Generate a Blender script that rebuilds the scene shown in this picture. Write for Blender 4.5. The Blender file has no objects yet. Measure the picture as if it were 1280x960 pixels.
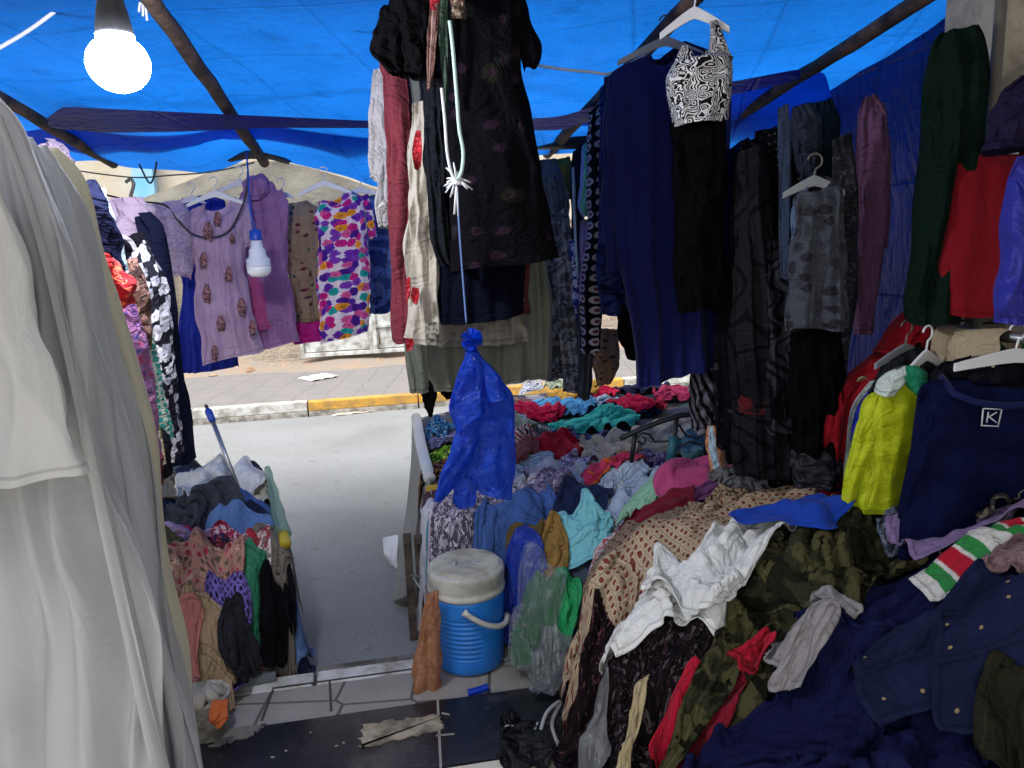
import bpy, bmesh, math, random
import numpy as np
from mathutils import Vector, Matrix

# ------------------------------------------------------------------ camera, sky, sun, exposure
SC = bpy.context.scene
COL = SC.collection
F_PX, PITCH, ROLL, EYE = 967.0, math.radians(11), math.radians(2.2), 1.6
cam_d = bpy.data.cameras.new('camera'); cam = bpy.data.objects.new('camera', cam_d); COL.objects.link(cam)
cam_d.sensor_width = 36.0; cam_d.lens = 36.0 * F_PX / 1280.0
cam_d.clip_start = 0.05; cam_d.clip_end = 400
cam.matrix_world = Matrix.Translation((0, 0, EYE)) @ Matrix.Rotation(math.pi / 2 - PITCH, 4, 'X') @ Matrix.Rotation(-ROLL, 4, 'Z')
SC.camera = cam

world = bpy.data.worlds.new("World"); SC.world = world; world.use_nodes = True
wn = world.node_tree.nodes; wl = world.node_tree.links
sky = wn.new('ShaderNodeTexSky'); sky.sky_type = 'NISHITA'; sky.sun_disc = False
SUN_EL, SUN_AZ = math.radians(64), math.radians(-150)
sky.sun_elevation = SUN_EL; sky.sun_rotation = SUN_AZ
sky.air_density = 1.0; sky.dust_density = 5.0; sky.ozone_density = 1.0
hs = wn.new('ShaderNodeHueSaturation'); hs.inputs['Saturation'].default_value = 0.3
wl.new(sky.outputs[0], hs.inputs['Color']); wl.new(hs.outputs[0], wn['Background'].inputs[0])
wn['Background'].inputs[1].default_value = 0.15
sun_d = bpy.data.lights.new('sun', 'SUN'); sun_d.energy = 0.9; sun_d.angle = math.radians(25); sun_d.color = (1, .99, .98)
sun = bpy.data.objects.new('sun', sun_d); COL.objects.link(sun)
sd = Vector((math.sin(SUN_AZ) * math.cos(SUN_EL), math.cos(SUN_AZ) * math.cos(SUN_EL), math.sin(SUN_EL)))
sun.rotation_euler = (-sd).to_track_quat('-Z', 'Y').to_euler()
SC.view_settings.view_transform = 'Standard'; SC.view_settings.look = 'None'
SC.view_settings.gamma = 1.0; SC.view_settings.exposure = 1.3
SC.view_settings.use_curve_mapping = False
SC.render.engine = 'CYCLES'
SC.cycles.use_denoising = True
SC.cycles.max_bounces = 7; SC.cycles.diffuse_bounces = 3; SC.cycles.glossy_bounces = 2
SC.cycles.transmission_bounces = 4; SC.cycles.transparent_max_bounces = 6
SC.cycles.sample_clamp_indirect = 6.0
BULB = 150.0

# ------------------------------------------------------------------ geometry helpers
cP, sP, cR, sR = math.cos(PITCH), math.sin(PITCH), math.cos(ROLL), math.sin(ROLL)
def ray(px, py):
    a = (px - 640) / F_PX; b = (480 - py) / F_PX
    a, b = a * cR + b * sR, b * cR - a * sR
    return Vector((a, cP + b * sP, -sP + b * cP))
def at_y(px, py, y):
    d = ray(px, py); t = y / d.y; return Vector((d.x * t, y, EYE + d.z * t))
def at_z(px, py, z):
    d = ray(px, py); t = (z - EYE) / d.z; return Vector((d.x * t, d.y * t, z))
ST = math.radians(10.2)                       # the street runs ten degrees off the picture plane
e1 = Vector((math.cos(ST), math.sin(ST), 0)); e2 = Vector((-math.sin(ST), math.cos(ST), 0))
def street(s, t, z=0.0): return Vector((0, 2.83, 0)) + e1 * s + e2 * t + Vector((0, 0, z))

def srgb(h):
    v = [int(h[i:i + 2], 16) / 255 for i in (0, 2, 4)]
    return tuple(x / 12.92 if x <= .04045 else ((x + .055) / 1.055) ** 2.4 for x in v) + (1.0,)

def link(name, me, mats=None, parent=None):
    o = bpy.data.objects.new(name, me); COL.objects.link(o)
    if mats:
        for m in (mats if isinstance(mats, (list, tuple)) else [mats]): me.materials.append(m)
    if parent: o.parent = parent
    return o
def tag(o, label=None, cat=None, group=None, kind=None):
    if label: o['label'] = label
    if cat: o['category'] = cat
    if group: o['group'] = group
    if kind: o['kind'] = kind
    return o
def empty(name, loc=(0, 0, 0), label=None, cat=None, group=None):
    o = bpy.data.objects.new(name, None); COL.objects.link(o); o.location = loc; o.empty_display_size = .05
    return tag(o, label, cat, group)

class MB:
    """collects shapes and links them as one mesh"""
    def __init__(s): s.v = []; s.f = []; s.smooth = []; s.mi = []; s.uv = []
    def add(s, vs, fs, smooth=False, mi=0):
        b = len(s.v); s.v += [tuple(v) for v in vs]
        for f in fs: s.f.append(tuple(i + b for i in f)); s.smooth.append(smooth); s.mi.append(mi)
    def box(s, c, size, rot=None, mi=0, ax=None):
        hx, hy, hz = size[0] / 2, size[1] / 2, size[2] / 2; c = Vector(c)
        vs = []
        for sx in (-1, 1):
            for sy in (-1, 1):
                for sz in (-1, 1):
                    p = Vector((sx * hx, sy * hy, sz * hz))
                    if rot is not None: p = Matrix.Rotation(rot, 3, 'Z') @ p
                    vs.append(c + p)
        s.add(vs, [(0, 1, 3, 2), (4, 6, 7, 5), (0, 4, 5, 1), (2, 3, 7, 6), (0, 2, 6, 4), (1, 5, 7, 3)], mi=mi)
    def quad(s, a, b, c, d, mi=0): s.add([a, b, c, d], [(0, 1, 2, 3)], mi=mi)
    def prism(s, poly, z0, z1, mi=0):
        n = len(poly); vs = [(p[0], p[1], z0) for p in poly] + [(p[0], p[1], z1) for p in poly]
        fs = [tuple(range(n - 1, -1, -1)), tuple(range(n, 2 * n))] + [(i, (i + 1) % n, n + (i + 1) % n, n + i) for i in range(n)]
        s.add(vs, fs, mi=mi)
    def tube(s, pts, r, n=8, mi=0, cap=True):
        pts = [Vector(p) for p in pts]; m = len(pts); vs = []; fs = []
        up = Vector((0, 0, 1)); prev = None
        for i, p in enumerate(pts):
            d = (pts[min(i + 1, m - 1)] - pts[max(i - 1, 0)])
            if d.length < 1e-9: d = Vector((0, 0, 1))
            d.normalize()
            if prev is None:
                a = d.cross(up if abs(d.z) < .95 else Vector((1, 0, 0))).normalized()
            else:
                a = (prev - d * prev.dot(d)).normalized()
            prev = a; b = d.cross(a); rr = r[i] if isinstance(r, (list, tuple)) else r
            for k in range(n):
                t = 2 * math.pi * k / n; vs.append(p + (a * math.cos(t) + b * math.sin(t)) * rr)
        for i in range(m - 1):
            for k in range(n):
                k2 = (k + 1) % n; fs.append((i * n + k, i * n + k2, (i + 1) * n + k2, (i + 1) * n + k))
        if cap: fs.append(tuple(range(n - 1, -1, -1))); fs.append(tuple(range((m - 1) * n, m * n)))
        s.add(vs, fs, True, mi)
    def lathe(s, prof, n=40, c=(0, 0, 0), mi=0, fn=None):
        c = Vector(c); vs = []; fs = []; m = len(prof)
        for (r, z) in prof:
            for k in range(n):
                t = 2 * math.pi * k / n; rr = r
                if fn: rr = fn(r, z, t)
                vs.append(c + Vector((rr * math.cos(t), rr * math.sin(t), z)))
        for i in range(m - 1):
            for k in range(n):
                k2 = (k + 1) % n; fs.append((i * n + k, i * n + k2, (i + 1) * n + k2, (i + 1) * n + k))
        fs.append(tuple(range(n - 1, -1, -1))); fs.append(tuple(range((m - 1) * n, m * n)))
        s.add(vs, fs, True, mi)
    def build(s, name, mats, parent=None, bevel=0):
        me = bpy.data.meshes.new(name); me.from_pydata(s.v, [], s.f); 
        me.polygons.foreach_set('use_smooth', s.smooth); me.polygons.foreach_set('material_index', s.mi)
        o = link(name, me, mats, parent)
        if bevel:
            b = o.modifiers.new('bevel', 'BEVEL'); b.width = bevel; b.segments = 2; b.limit_method = 'ANGLE'
        return o

def grid_mesh(name, P, mats, parent=None, uv=None, wrap=False, sub=1, thick=0.0, smooth=True, caps=False, hem=None):
    """P: (rows, cols, 3) array to a smooth sheet (wrap closes it into a tube)"""
    R, C = P.shape[:2]
    vs = P.reshape(-1, 3)
    fs = []; uvs = []
    cc = C if wrap else C - 1
    for i in range(R - 1):
        for j in range(cc):
            j2 = (j + 1) % C
            fs.append((i * C + j, i * C + j2, (i + 1) * C + j2, (i + 1) * C + j))
            if uv is not None:
                U, V = uv; u2 = U[j + 1] if j + 1 < len(U) else U[-1] + (U[-1] - U[-2])
                uvs += [U[j], V[i], u2, V[i], u2, V[i + 1], U[j], V[i + 1]]
    nq = len(fs)
    if caps:
        fs.append(tuple(range(C - 1, -1, -1))); fs.append(tuple(range((R - 1) * C, R * C)))
        if uv is not None: uvs += [0.0] * (2 * 2 * C)
    me = bpy.data.meshes.new(name); me.from_pydata(vs.tolist(), [], fs)
    if smooth: me.polygons.foreach_set('use_smooth', [True] * len(fs))
    if uv is not None:
        l = me.uv_layers.new(name='UVMap'); l.data.foreach_set('uv', np.array(uvs, dtype=np.float32))
    if hem is not None:                      # distance to the nearest sewn edge, read by the cloth materials
        hu, hv = hem; l2 = me.uv_layers.new(name='Hem'); h_ = []
        for i in range(R - 1):
            for j in range(cc):
                j2 = (j + 1) % C; h_ += [hu[j], hv[i], hu[j2], hv[i], hu[j2], hv[i + 1], hu[j], hv[i + 1]]
        if caps: h_ += [0.0] * (2 * 2 * C)
        l2.data.foreach_set('uv', np.array(h_, dtype=np.float32))
    o = link(name, me, mats, parent)
    if thick:
        sl = o.modifiers.new('thickness', 'SOLIDIFY'); sl.thickness = thick; sl.offset = -1
    if sub:
        m = o.modifiers.new('smooth', 'SUBSURF'); m.levels = sub; m.render_levels = sub
    return o

def smooth_noise(rs, shape, cells, amp=1.0):
    """bicubic-ish value noise on a grid"""
    a = rs.standard_normal((cells[0] + 3, cells[1] + 3))
    def cub(n, c):
        t = np.linspace(0, c, n); i = np.minimum(t.astype(int), c - 1); f = t - i
        w = np.stack([(1 - f) ** 3 / 6, (3 * f ** 3 - 6 * f ** 2 + 4) / 6, (-3 * f ** 3 + 3 * f ** 2 + 3 * f + 1) / 6, f ** 3 / 6], 1)
        return i, w
    i0, w0 = cub(shape[0], cells[0]); i1, w1 = cub(shape[1], cells[1])
    out = np.zeros(shape)
    for p in range(4):
        for q in range(4):
            out += w0[:, p][:, None] * w1[:, q][None, :] * a[(i0 + p)[:, None], (i1 + q)[None, :]]
    return out * amp * 1.6
# ------------------------------------------------------------------ materials
MATS = {}
class NT:
    def __init__(s, name):
        s.m = bpy.data.materials.new(name); s.m.use_nodes = True; s.t = s.m.node_tree; s.n = s.t.nodes
        s.p = s.n['Principled BSDF']; s.out = s.n['Material Output']
    def new(s, t, **k):
        n = s.n.new('ShaderNode' + t)
        for a, v in k.items(): setattr(n, a, v)
        return n
    def lk(s, a, b): s.t.links.new(a, b)
    def val(s, sock, v):
        if hasattr(v, 'default_value') or isinstance(v, bpy.types.NodeSocket): s.lk(v, sock)
        else: sock.default_value = v
    def coord(s, kind='UV', scale=(1, 1, 1), rot=(0, 0, 0), loc=(0, 0, 0)):
        c = s.new('TexCoord'); m = s.new('Mapping'); s.lk(c.outputs[kind], m.inputs[0])
        m.inputs['Scale'].default_value = scale; m.inputs['Rotation'].default_value = rot; m.inputs['Location'].default_value = loc
        return m.outputs[0]
    def noise(s, vec, scale, detail=4, rough=.55, dist=0.0):
        n = s.new('TexNoise'); s.lk(vec, n.inputs['Vector']); n.inputs['Scale'].default_value = scale
        n.inputs['Detail'].default_value = detail; n.inputs['Roughness'].default_value = rough; n.inputs['Distortion'].default_value = dist
        return n
    def voro(s, vec, scale, feature='F1', rnd=1.0, dims='2D'):
        n = s.new('TexVoronoi', feature=feature, voronoi_dimensions=dims); s.lk(vec, n.inputs['Vector']); n.inputs['Scale'].default_value = scale
        n.inputs['Randomness'].default_value = rnd; return n
    def ramp(s, fac, stops, const=False):
        r = s.new('ValToRGB'); s.lk(fac, r.inputs[0]); e = r.color_ramp.elements
        if const: r.color_ramp.interpolation = 'CONSTANT'
        while len(e) < len(stops): e.new(0.5)
        for x, (p, c) in zip(e, stops): x.position = p; x.color = c if len(c) == 4 else (*c, 1)
        return r.outputs[0]
    def mix(s, fac, a, b, mode='MIX'):
        m = s.new('Mix', data_type='RGBA', blend_type=mode)
        s.val(m.inputs[0], fac); s.val(m.inputs[6], a); s.val(m.inputs[7], b); return m.outputs[2]
    def math(s, op, a, b=0.0, c=0.0):
        m = s.new('Math', operation=op); s.val(m.inputs[0], a); s.val(m.inputs[1], b); s.val(m.inputs[2], c); return m.outputs[0]
    def step(s, v, lo, hi):
        m = s.new('MapRange'); m.interpolation_type = 'SMOOTHSTEP'; s.lk(v, m.inputs[0]); m.inputs[1].default_value = lo; m.inputs[2].default_value = hi
        return m.outputs[0]
    def bump(s, h, strength=.4, dist=.01):
        b = s.new('Bump'); b.inputs['Strength'].default_value = strength; b.inputs['Distance'].default_value = dist
        s.lk(h, b.inputs['Height']); s.lk(b.outputs[0], s.p.inputs['Normal']); return b

def fabric(name, c1, c2=None, c3=None, pattern='plain', scale=20.0, rot=0.0, gloss=.88, wrinkle=.5, pal=None, cover=.5, thin=0.0, aniso=(1, 1, 1)):
    if name in MATS: return MATS[name]
    T = NT(name); C1 = srgb(c1); C2 = srgb(c2) if c2 else C1; C3 = srgb(c3) if c3 else C2
    seed = (sum(ord(ch) * (i + 3) for i, ch in enumerate(name)) % 97) * 1.37
    uv = T.coord('UV', rot=(0, 0, rot), loc=(seed, seed * .7, 0), scale=aniso)
    if pattern == 'plain':
        n = T.noise(uv, 9, 3); col = T.mix(T.math('MULTIPLY', n.outputs[0], .5), C1, C2 if c2 else tuple(x * .72 for x in C1[:3]) + (1,))
    elif pattern == 'print':
        n = T.noise(uv, scale, 3, .6, .8); f = T.step(n.outputs[0], cover - .02, cover + .02)
        n2 = T.noise(uv, scale * 1.7, 2, .5, 1.2); f2 = T.step(n2.outputs[0], .58, .61)
        col = T.mix(f, C1, C2); col = T.mix(f2, col, C3)
    elif pattern == 'floral':
        d = T.noise(uv, scale * 1.2, 2); w = T.mix(.018, uv, d.outputs[1], 'ADD')
        v = T.voro(w, scale); sep = T.new('SeparateColor'); T.lk(v.outputs['Color'], sep.inputs[0])
        ps = pal or [c2, c3 or c2]; cols = T.ramp(sep.outputs[0], [(i / len(ps), srgb(p)) for i, p in enumerate(ps)], True)
        r = T.math('ADD', v.outputs['Distance'], T.math('MULTIPLY', T.noise(uv, scale * 4, 1).outputs[0], .35))
        f = T.step(r, cover, cover + .06)
        col = T.mix(f, cols, C1)
        eye = T.step(v.outputs['Distance'], .10, .16); col = T.mix(eye, T.mix(.5, cols, srgb('302030')), col)
    elif pattern == 'dots':
        v = T.voro(uv, scale, rnd=.12); r = v.outputs['Distance']
        col = T.mix(T.step(r, cover, cover + .05), C2, C1); col = T.mix(T.step(r, cover * .45, cover * .55), C3, col)
    elif pattern == 'block':
        v = T.voro(uv, scale, rnd=.08); e = T.voro(uv, scale, 'DISTANCE_TO_EDGE', .08)
        n = T.noise(uv, scale * 2.2, 2); r = T.math('ADD', v.outputs['Distance'], T.math('MULTIPLY', n.outputs[0], .32))
        col = T.mix(T.step(r, cover, cover + .05), C2, C1); col = T.mix(T.step(r, cover + .1, cover + .16), C3, col)
        col = T.mix(T.step(r, cover + .17, cover + .2), col, C1); col = T.mix(T.math('MULTIPLY', T.step(e.outputs['Distance'], .07, .03), .55), col, srgb('5f4a38'))
    elif pattern == 'stripe':
        w = T.new('TexWave', wave_type='BANDS', bands_direction='X'); T.lk(uv, w.inputs[0]); w.inputs['Scale'].default_value = scale
        w.inputs['Distortion'].default_value = .3
        col = T.mix(T.step(w.outputs[1], cover - .05, cover + .05), C1, C2)
        if c3:
            w2 = T.new('TexWave', wave_type='BANDS', bands_direction='X'); T.lk(uv, w2.inputs[0]); w2.inputs['Scale'].default_value = scale * .5
            col = T.mix(T.step(w2.outputs[1], .84, .9), col, C3)
    elif pattern == 'camo':
        n1 = T.noise(uv, scale, 3, .55, .6); n2 = T.noise(uv, scale * 1.4, 3, .5, .9); n3 = T.noise(uv, scale * .8, 3, .6, .5)
        col = T.mix(T.step(n1.outputs[0], .5, .52), C1, C2); col = T.mix(T.step(n2.outputs[0], .56, .58), col, C3)
        col = T.mix(T.step(n3.outputs[0], .60, .62), col, srgb('14150f'))
    elif pattern == 'paisley':
        n = T.noise(uv, scale * .35, 1); w = T.mix(.16, uv, n.outputs[1], 'ADD')
        v = T.voro(w, scale * .5, rnd=.9); s_ = T.math('SINE', T.math('MULTIPLY', v.outputs['Distance'], 26.0))
        col = T.mix(T.step(s_, cover - .6, cover - .4), C1, C2)
        if c3:
            n2 = T.noise(uv, scale * .6, 2); col = T.mix(T.step(n2.outputs[0], .56, .6), col, C3)
    elif pattern == 'denim':
        n = T.noise(uv, 6, 4, .6); n2 = T.noise(T.coord('UV', scale=(900, 120, 1)), 1, 2)
        col = T.mix(T.step(n.outputs[0], .35, .7), C1, C2); col = T.mix(.18, col, n2.outputs[0], 'MULTIPLY')
        if c3:
            v = T.voro(uv, 11, rnd=.9); col = T.mix(T.step(v.outputs['Distance'], .035, .05), C3, col)
    else: raise ValueError(pattern)
    soil = T.noise(uv, 3.3, 4); col = T.mix(T.math('MULTIPLY', T.step(soil.outputs[0], .4, .8), .35), col, (.62, .6, .57, 1), 'MULTIPLY')
    hm = T.new('UVMap', uv_map='Hem'); hx = T.new('SeparateXYZ'); T.lk(hm.outputs[0], hx.inputs[0]); hd = T.math('MINIMUM', hx.outputs[0], hx.outputs[1])
    seam = T.math('MULTIPLY', T.step(hd, .0125, .0145), T.step(hd, .0195, .0175))
    col = T.mix(T.math('MULTIPLY', seam, .45), col, (.45, .44, .43, 1) if max(C1[:3]) > .03 else (1.9, 1.9, 1.9, 1), 'MULTIPLY')
    T.lk(col, T.p.inputs['Base Color']); T.p.inputs['Roughness'].default_value = gloss
    T.p.inputs['Specular IOR Level'].default_value = .25 if gloss < .8 else (.14 if max(C1[:3]) > .06 else .03)
    T.p.inputs['Sheen Weight'].default_value = .04 if max(C1[:3]) > .06 else 0.0
    b1 = T.noise(uv, 16, 3, .5, 1.2); b2 = T.noise(uv, 55, 2, .5, .6)
    ridge = T.math('ABSOLUTE', T.math('SUBTRACT', b1.outputs[0], .5))
    h = T.math('ADD', T.math('MULTIPLY', ridge, -1.6), T.math('MULTIPLY', b2.outputs[0], .22))
    weave = T.noise(uv, 420, 1); h = T.math('ADD', h, T.math('MULTIPLY', weave.outputs[0], .05))
    h = T.math('ADD', h, T.math('MULTIPLY', seam, -.14))
    T.bump(h, min(1.0, wrinkle * 1.7), .022)
    if thin:
        tr = T.new('BsdfTranslucent'); T.lk(col, tr.inputs[0]); mx = T.new('MixShader'); mx.inputs[0].default_value = thin
        T.lk(T.p.outputs[0], mx.inputs[1]); T.lk(tr.outputs[0], mx.inputs[2]); T.lk(mx.outputs[0], T.out.inputs[0])
    MATS[name] = T.m; return T.m

def solid(name, c, rough=.6, metal=0.0, var=.25, scale=6.0, spec=.4, bump=0.0, c2=None, coord='Object'):
    if name in MATS: return MATS[name]
    T = NT(name); C = srgb(c); C2 = srgb(c2) if c2 else tuple(x * .55 for x in C[:3]) + (1,)
    v = T.coord(coord); n = T.noise(v, scale, 6, .62)
    col = T.mix(T.math('MULTIPLY', T.step(n.outputs[0], .35, .75), var * 2 if c2 else var), C, C2)
    T.lk(col, T.p.inputs['Base Color']); T.p.inputs['Roughness'].default_value = rough; T.p.inputs['Metallic'].default_value = metal
    T.p.inputs['Specular IOR Level'].default_value = spec
    if bump: T.bump(T.noise(v, scale * 6, 5, .65).outputs[0], bump, .01)
    MATS[name] = T.m; return T.m

def plastic_film(name, c, alpha=.5, rough=.18, gl=.5, metal=0.0):
    """thin crinkled plastic: see-through film with sharp glints"""
    if name in MATS: return MATS[name]
    T = NT(name); C = srgb(c); v = T.coord('UV'); n = T.noise(v, 22, 4, .6, 1.5); n2 = T.noise(v, 70, 2, .5, 1)
    ridge = T.math('ABSOLUTE', T.math('SUBTRACT', n.outputs[0], .5))
    T.bump(T.math('ADD', T.math('MULTIPLY', ridge, -1.5), T.math('MULTIPLY', n2.outputs[0], .4)), .9, .02)
    T.p.inputs['Base Color'].default_value = C; T.p.inputs['Roughness'].default_value = rough; T.p.inputs['Specular IOR Level'].default_value = gl; T.p.inputs['Metallic'].default_value = metal
    tr = T.new('BsdfTranslucent'); tr.inputs[0].default_value = C
    tp = T.new('BsdfTransparent'); tp.inputs[0].default_value = tuple(.4 + .6 * x for x in C[:3]) + (1,)
    m1 = T.new('MixShader'); m1.inputs[0].default_value = .5; T.lk(T.p.outputs[0], m1.inputs[1]); T.lk(tr.outputs[0], m1.inputs[2])
    m2 = T.new('MixShader')
    T.lk(T.math('ADD', T.math('MULTIPLY', T.step(n.outputs[0], .4, .7), .25), alpha - .12), m2.inputs[0])
    T.lk(tp.outputs[0], m2.inputs[1]); T.lk(m1.outputs[0], m2.inputs[2]); T.lk(m2.outputs[0], T.out.inputs[0])
    MATS[name] = T.m; return T.m

def tarp_mat(name, c, ct, trans=.75, scale=1.0):
    T = NT(name); v = T.coord('Object')
    w1 = T.noise(T.coord('Object', scale=(7, 160, 160)), 1, 2); w2 = T.noise(T.coord('Object', scale=(160, 7, 160)), 1, 2)
    n = T.noise(v, 1.3, 5, .6); n2 = T.noise(v, 14, 3, .6)
    k = T.math('ADD', T.math('MULTIPLY', n.outputs[0], .55), T.math('ADD', T.math('MULTIPLY', w1.outputs[0], .3), T.math('MULTIPLY', w2.outputs[0], .25)))
    k = T.math('ADD', k, T.math('MULTIPLY', n2.outputs[0], .12))
    C = srgb(c); CT = srgb(ct)
    col = T.mix(T.step(k, .35, .85), tuple(x * .62 for x in C[:3]) + (1,), C); colt = T.mix(T.step(k, .35, .85), tuple(x * .6 for x in CT[:3]) + (1,), CT)
    T.lk(col, T.p.inputs['Base Color']); T.p.inputs['Roughness'].default_value = .5; T.p.inputs['Specular IOR Level'].default_value = .3
    cr = T.noise(T.coord('Object', scale=(1, 2.2, 1)), 3.2, 4, .55, 1.4)
    sx = T.new('SeparateXYZ'); T.lk(T.coord('Object', rot=(0, 0, .17)), sx.inputs[0]); lines = None
    for ax, per in ((0, .47), (1, .39), (2, .44)):
        fr = T.math('PINGPONG', T.math('ADD', sx.outputs[ax], T.math('MULTIPLY', n.outputs[0], .05)), per / 2); ln = T.step(fr, .012, .0)
        lines = ln if lines is None else T.math('MAXIMUM', lines, ln)
    k = T.math('SUBTRACT', k, T.math('MULTIPLY', lines, .10)); st = T.noise(v, 4.5, 5, .7); k = T.math('SUBTRACT', k, T.math('MULTIPLY', T.step(st.outputs[0], .55, .75), .18))
    col = T.mix(T.step(k, .3, .85), tuple(x * .5 for x in C[:3]) + (1,), C); colt = T.mix(T.step(k, .3, .85), tuple(x * .45 for x in CT[:3]) + (1,), CT)
    T.lk(col, T.p.inputs['Base Color'])
    T.bump(T.math('ADD', T.math('ADD', T.math('MULTIPLY', T.math('ABSOLUTE', T.math('SUBTRACT', cr.outputs[0], .5)), -1.6), T.math('MULTIPLY', lines, -.25)), T.math('MULTIPLY', n2.outputs[0], .25)), .8, .04)
    tr = T.new('BsdfTranslucent'); T.lk(colt, tr.inputs[0]); mx = T.new('MixShader'); mx.inputs[0].default_value = trans
    T.lk(T.p.outputs[0], mx.inputs[1]); T.lk(tr.outputs[0], mx.inputs[2]); T.lk(mx.outputs[0], T.out.inputs[0])
    return T.m
# ------------------------------------------------------------------ street, pavements, kerbs
def asphalt():
    T = NT('asphalt'); v = T.coord('Object'); n = T.noise(v, 1.2, 6, .6); g = T.noise(v, 160, 2, .7); g2 = T.voro(v, 210)
    st = T.noise(v, .6, 5, .65, .5)
    col = T.mix(T.step(n.outputs[0], .3, .75), srgb('818487'), srgb('747677'))
    col = T.mix(T.step(g.outputs[0], .5, .72), col, srgb('a0a09c')); col = T.mix(T.math('MULTIPLY', T.step(g2.outputs['Distance'], .25, .1), .35), col, srgb('55554f'))
    col = T.mix(T.math('MULTIPLY', T.step(st.outputs[0], .56, .7), .4), col, srgb('6c6a65')); st2 = T.noise(T.coord('Object', loc=(7, 2, 0)), 9, 4, .7); col = T.mix(T.math('MULTIPLY', T.step(st2.outputs[0], .62, .68), .5), col, srgb('5c5a56'))
    sp = T.voro(T.coord('Object', loc=(1, 5, 0)), 14); col = T.mix(T.math('MULTIPLY', T.step(sp.outputs['Distance'], .05, .035), .3), col, srgb('c8c6be'))
    T.lk(col, T.p.inputs['Base Color']); T.p.inputs['Roughness'].default_value = .9; T.bump(g.outputs[0], .5, .004); return T.m
def paving(name, c, c2, joint, hexa=True, size=.25):
    T = NT(name); v = T.coord('Object')
    b = T.voro(T.coord('Object', scale=(1, 1.15, 1)), 1 / size, 'DISTANCE_TO_EDGE', .12); cell = T.voro(T.coord('Object', scale=(1, 1.15, 1)), 1 / size, 'F1', .12)
    n = T.noise(v, 3, 6, .62); g = T.noise(v, 90, 3, .7)
    sep = T.new('SeparateColor'); T.lk(cell.outputs['Color'], sep.inputs[0])
    col = T.mix(T.step(n.outputs[0], .35, .7), srgb(c), srgb(c2)); col = T.mix(T.math('MULTIPLY', sep.outputs[0], .35), col, srgb(c2))
    col = T.mix(T.math('MULTIPLY', T.step(g.outputs[0], .5, .7), .4), col, srgb('6d6a64'))
    if hexa: col = T.mix(T.step(b.outputs['Distance'], .012, .03), srgb(joint), col)
    T.lk(col, T.p.inputs['Base Color']); T.p.inputs['Roughness'].default_value = .85
    T.bump(T.math('ADD', T.math('MULTIPLY', T.step(b.outputs['Distance'], .0, .04), .6), T.math('MULTIPLY', g.outputs[0], .3)), .45, .006); return T.m
M_asph = asphalt()
RW = 5.0                                                    # kerb to kerb
ZR = -0.12
def strip(name, t0, t1, z, mat, s0=-30, s1=30, th=.3, nx=1):
    m = MB(); pts = [street(s0, t0), street(s1, t0), street(s1, t1), street(s0, t1)]
    m.prism([(p.x, p.y) for p in pts], z - th, z); return tag(m.build(name, mat), kind='structure')
g = MB(); g.quad((-150, -150, -.5), (150, -150, -.5), (150, 150, -.5), (-150, 150, -.5))
tag(g.build('ground', solid('earth', '8a7a66', .95, var=.4)), kind='structure')
strip('road', 0.0, RW, ZR, M_asph)
M_gut = solid('gutter concrete', '86827a', .9, var=.8, scale=7, bump=.6, c2='4f4b45')
strip('gutter', 0.005, .22, ZR + .006, M_gut, th=.02)
M_kw = solid('kerb white paint', 'c6c6c2', .75, var=.6, scale=9, bump=.5, c2='8d877c')
M_ky = solid('kerb yellow paint', 'c8963c', .75, var=.55, scale=9, bump=.5, c2='8f7546')
M_kb = solid('bare kerb concrete', 'a5a198', .88, var=.8, scale=11, bump=.6, c2='6b665e')
def kerb_row(name, t, s0, s1, length, pick, w=.12, zt=.03):
    m = MB(); rs = random.Random(4); s = s0; k = 0
    while s < s1:
        a, b = s + .006, s + length - .006; dz = rs.uniform(-.004, .004)
        mi = pick(k, s)
        for (z0, z1, mm, ww) in ((ZR - .05, ZR + .055, 2, w), (ZR + .055, zt + dz, mi, w - .004)):
            P = [street(a, t), street(b, t), street(b, t + ww), street(a, t + ww)]
            m.prism([(p.x, p.y) for p in P], z0, z1, mi=mm)
        s += length; k += 1
    return tag(m.build(name, [M_kw, M_ky, M_kb], bevel=.008), kind='structure')
s_sw = (at_z(384, 503, .03) - street(0, 0)).dot(e1)          # where white turns to yellow
kerb_row('far_kerb', RW, s_sw - 9.9, s_sw + 16.5, 1.1, lambda k, s: 1 if (s - s_sw + .01) // 3.3 % 2 == 0 else 0)
kerb_row('near_kerb', -.10, -12, 12, .8, lambda k, s: 0, w=.098, zt=0.0)
M_pav = paving('far paving', '7e7a79', '747272', '696663', size=.3)
strip('far_pavement', RW + .122, 7.62, .022, M_pav)
strip('pavement', -.31, -.104, -.004, paving('near paving', '918c85', '7d7973', '4d4944', size=.27))
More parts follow.
